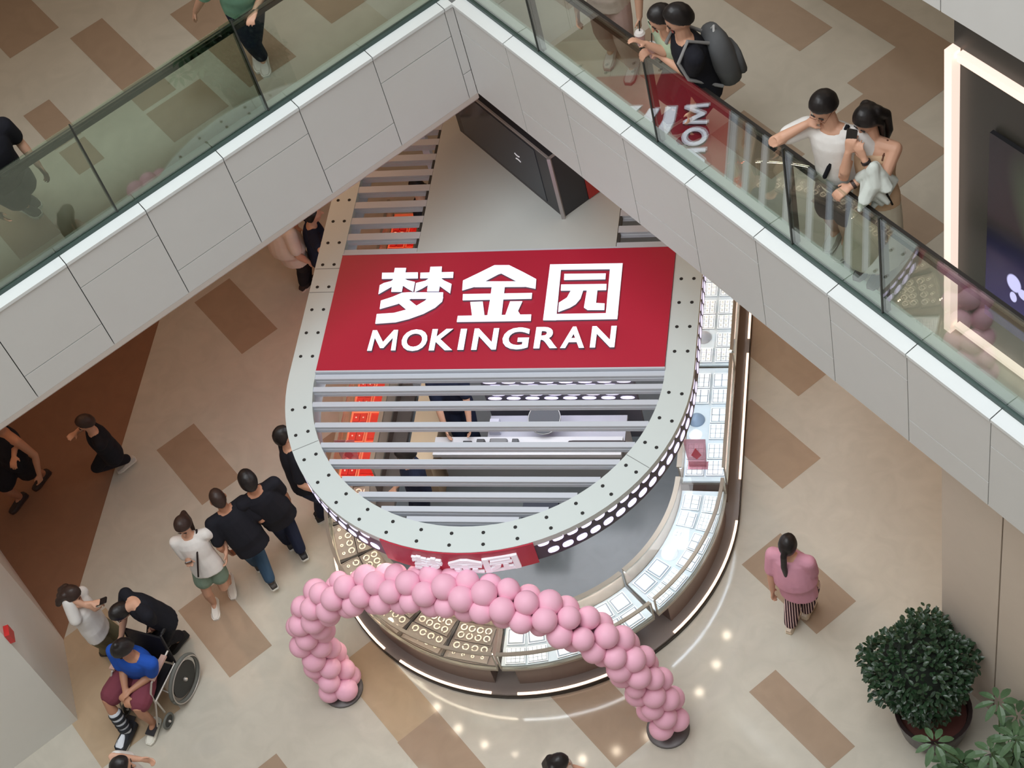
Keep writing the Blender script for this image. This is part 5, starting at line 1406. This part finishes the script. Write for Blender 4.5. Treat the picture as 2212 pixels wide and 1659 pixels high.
# backpack
q = PP['backpacker']
c = q['N'] - q['Fc'] * .195 - q['tn'] * .56
bp_ = thing('backpack', 'grey backpack on the back of the man in black at the rail', 'backpack', tuple(c))
rg = []
for f, a, d in ((0, .12, .06), (.04, .155, .095), (.2, .165, .11), (.36, .155, .10), (.46, .12, .07), (.49, .06, .03)):
    rg.append(ering(c + q['tn'] * f, q['Rc'], q['Fc'], a, d, 18, .8))
M_BP = cloth('backpack_grey', (96, 98, 100)); M_BPT = mat('bp_trim_white', (206, 206, 204), rough=.5)
o = MB().rings(rg).build('main_bag', M_BP, bp_, smooth=True)
rg = [ering(c - q['Fc'] * .10 + q['tn'] * f, q['Rc'], q['Fc'], a, d, 14, .8) for f, a, d in ((.03, .09, .03), (.06, .12, .045), (.20, .12, .045), (.26, .09, .03))]
MB().rings(rg).build('front_pocket', M_BP, bp_, smooth=True)
for sg in (1, -1):
    p0 = c + q['tn'] * .45 + q['Fc'] * .05 + q['Rc'] * sg * .07
    MB().tube([p0, q['N'] + q['Rc'] * sg * .115 + q['tn'] * .055, q['N'] + q['Rc'] * sg * .125 + q['Fc'] * .12 - q['tn'] * .09, q['N'] + q['Rc'] * sg * .15 + q['Fc'] * .10 - q['tn'] * .26, c + q['tn'] * .08 + q['Fc'] * .09 + q['Rc'] * sg * .15], .014, 8).build('shoulder_strap', mat('bp_strap', (140, 140, 140), rough=.7), bp_)
MB().tube([c + q['tn'] * .46 + q['Rc'] * -.035, c + q['tn'] * .52 - q['Fc'] * .03, c + q['tn'] * .46 + q['Rc'] * .035], .010, 8).build('top_handle', M_BPT, bp_)
# drinks
for i, (px, py, lab) in enumerate(((1386, 96, 'clear plastic cup with pink drink and dark straw, farther one at the rail'), (1404, 112, 'clear plastic cup with pink drink and dark straw, nearer the backpack wearer'))):
    p = PP['backpacker']['tips']['LR'[1 - i]] + Vector((0, 0, -.03)) if i else at(px, py, ZU + 1.16); cp = thing('drink_cup', lab, 'cup', tuple(p), 'drink cups at the rail')
    MB().lathe([(.0001, 0), (.028, 0), (.040, .11), (.0001, .11)], p, 18).build('cup', mat('pink_drink', (190, 150, 146), rough=.3), cp)
    MB().lathe([(.0001, .135), (.030, .13), (.042, .112), (.0001, .112)], p, 18).build('lid', mat('cup_lid', (206, 200, 196), rough=.2), cp)
    MB().tube([p + Vector((0, 0, .12)), p + Vector((.012, .01, .22))], .005, 6).build('straw', M_PHONE, cp)
# crossbody bag and strap of the girl in green shorts
q = PP['girl']
b1 = bag('small_bag', q['P'] + q['Fd'] * .15 + q['Rt'] * .07 + Vector((0, 0, -.04)), q['Fd'], .15, .12, .06, cloth('bag_black', (22, 23, 28)), 'small black bag at the hip of the girl in green shorts')
MB().tube([Vector((0, 0, .11)), q['N'] + q['Fc'] * .125 - q['tn'] * .17 - q['Rc'] * .03 - b1.location, q['N'] - q['Rc'] * .105 + q['tn'] * .035 - b1.location, q['N'] - q['Fc'] * .12 - q['tn'] * .15 - b1.location], .010, 6).build('strap', cloth('strap_dark', (44, 34, 34)), None)
adopt(COL.objects[-1], b1)
q = PP['waiting']
b1 = bag('waist_bundle', q['P'] + q['Fd'] * .12 + q['Rt'] * .13 + Vector((0, 0, .06)), q['Fd'], .22, .15, .10, cloth('pale_blue', (150, 174, 206)), 'pale blue cloth bundle held at the waist of the girl in olive trousers', 'bundle')
# necklace-like strap for neckline of clerk not seen

# ------------------------------------------------------------------ potted plants, bottom right
M_LEAF = mat('leaf_dark_green', (38, 62, 40), rough=.35, var=.25, scale=3); M_LEAF2 = mat('leaf_mid_green', (76, 104, 72), rough=.4, var=.25, scale=5)
M_STEM = mat('stem_brown', (92, 80, 60), rough=.8)
def leaf(mb, p, d, up, L, W_, bend=.25):
    d = d.normalized(); s_ = d.cross(up); s_ = s_.normalized() if s_.length > 1e-3 else d.orthogonal(); n = s_.cross(d).normalized()
    pts = [(0, 0), (.25, .8), (.55, 1), (.85, .6), (1, 0)]
    L_ = [p + d * L * t + s_ * W_ / 2 * w_ - n * bend * L * t * t + n * .06 * L * w_ for t, w_ in pts]; R_ = [p + d * L * t - s_ * W_ / 2 * w_ - n * bend * L * t * t + n * .06 * L * w_ for t, w_ in pts]; M_ = [p + d * L * t - n * bend * L * t * t for t, w_ in pts]
    for i in range(4):
        a = [L_[i], L_[i + 1], M_[i + 1], M_[i]]; b = [M_[i], M_[i + 1], R_[i + 1], R_[i]]
        mb.poly(a); mb.poly(b)
def pot(c, r, hgt, parent, m_):
    MB().lathe([(.0001, 0), (r * .72, 0), (r * .9, hgt * .3), (r, hgt * .85), (r * 1.04, hgt * .9), (r * 1.04, hgt), (r * .93, hgt), (r * .90, hgt * .82), (.0001, hgt * .80)], c, 32).build('pot', m_, parent, smooth='auto')
    MB().lathe([(.0001, hgt * .84), (r * .89, hgt * .82), (r * .89, hgt * .80), (.0001, hgt * .80)], c, 24).build('soil', mat('soil_maroon', (92, 52, 46), rough=.9), parent)
rnd = random.Random(11)
pc0 = at(2016, 1532, .42); pc0.z = 0
pl = thing('potted_bush', 'round dark green bush in a dark pot, beside the beige pier at bottom right', 'potted plant', tuple(pc0))
pot(pc0, .33, .42, pl, mat('pot_dark', (44, 30, 30), rough=.35))
bc = at(1990, 1440, .95)
fm = MB()
for i in range(2600):
    v = Vector((rnd.gauss(0, 1), rnd.gauss(0, 1), rnd.gauss(0, 1))).normalized()
    if v.z < -.75: continue
    R_ = .46 * (1 + .10 * math.sin(v.x * 5 + 1) + .08 * math.sin(v.y * 7)) * rnd.uniform(.78, 1.06)
    p = bc + Vector((v.x * R_, v.y * R_, v.z * R_ * .92))
    leaf(fm, p, v + Vector((rnd.gauss(0, .7), rnd.gauss(0, .7), rnd.gauss(0, .5))), Vector((rnd.gauss(0, .3), rnd.gauss(0, .3), 1)), rnd.uniform(.045, .075), rnd.uniform(.028, .042))
fm.build('foliage', M_LEAF, pl, fix=False)
core = MB(); core.ell(bc, (.36, 0, 0), (0, .36, 0), (0, 0, .33), 18, 11); core.build('dark_core', mat('foliage_core', (20, 30, 22), rough=.9), pl)  # dark solid ellipsoid filling the bush behind its leaves
for i in range(7):
    a = i * .9; MB().tube([pc0 + Vector((.08 * math.cos(a), .08 * math.sin(a), .34)), pc0 + Vector((.14 * math.cos(a), .14 * math.sin(a), .6)), bc + Vector((.2 * math.cos(a), .2 * math.sin(a), -.1))], [.014, .010, .006], 6).build('stem', M_STEM, pl)
pc1 = at(2165, 1690, .40); pc1.z = 0
pl2 = thing('umbrella_plant', 'potted shrub with large fan-shaped leaves at the bottom right corner', 'potted plant', tuple(pc1))
pot(pc1, .28, .38, pl2, mat('pot_grey', (70, 62, 58), rough=.4))
fm = MB()
for i in range(30):
    a = rnd.uniform(0, 2 * PI); rr = rnd.uniform(.05, .62) ; z = rnd.uniform(.65, 1.35) - rr * .4
    tip = pc1 + Vector((rr * math.cos(a), rr * math.sin(a), z))
    MB().tube([pc1 + Vector((.05 * math.cos(a), .05 * math.sin(a), .34)), pc1.lerp(tip, .5) + Vector((0, 0, .12)), tip], [.009, .007, .004], 6).build('stem', mat('stem_green', (84, 100, 62), rough=.7), pl2)
    a0 = rnd.uniform(0, 1)
    for k in range(8):
        t = a0 + 2 * PI * k / 8
        leaf(fm, tip + Vector((.03 * math.cos(t), .03 * math.sin(t), 0)), Vector((math.cos(t), math.sin(t), -.1)), Vector((0, 0, 1)), rnd.uniform(.14, .19), rnd.uniform(.055, .075), .3)
fm.build('foliage', M_LEAF2, pl2, fix=False)
# small security camera pole light seen under the right fascia
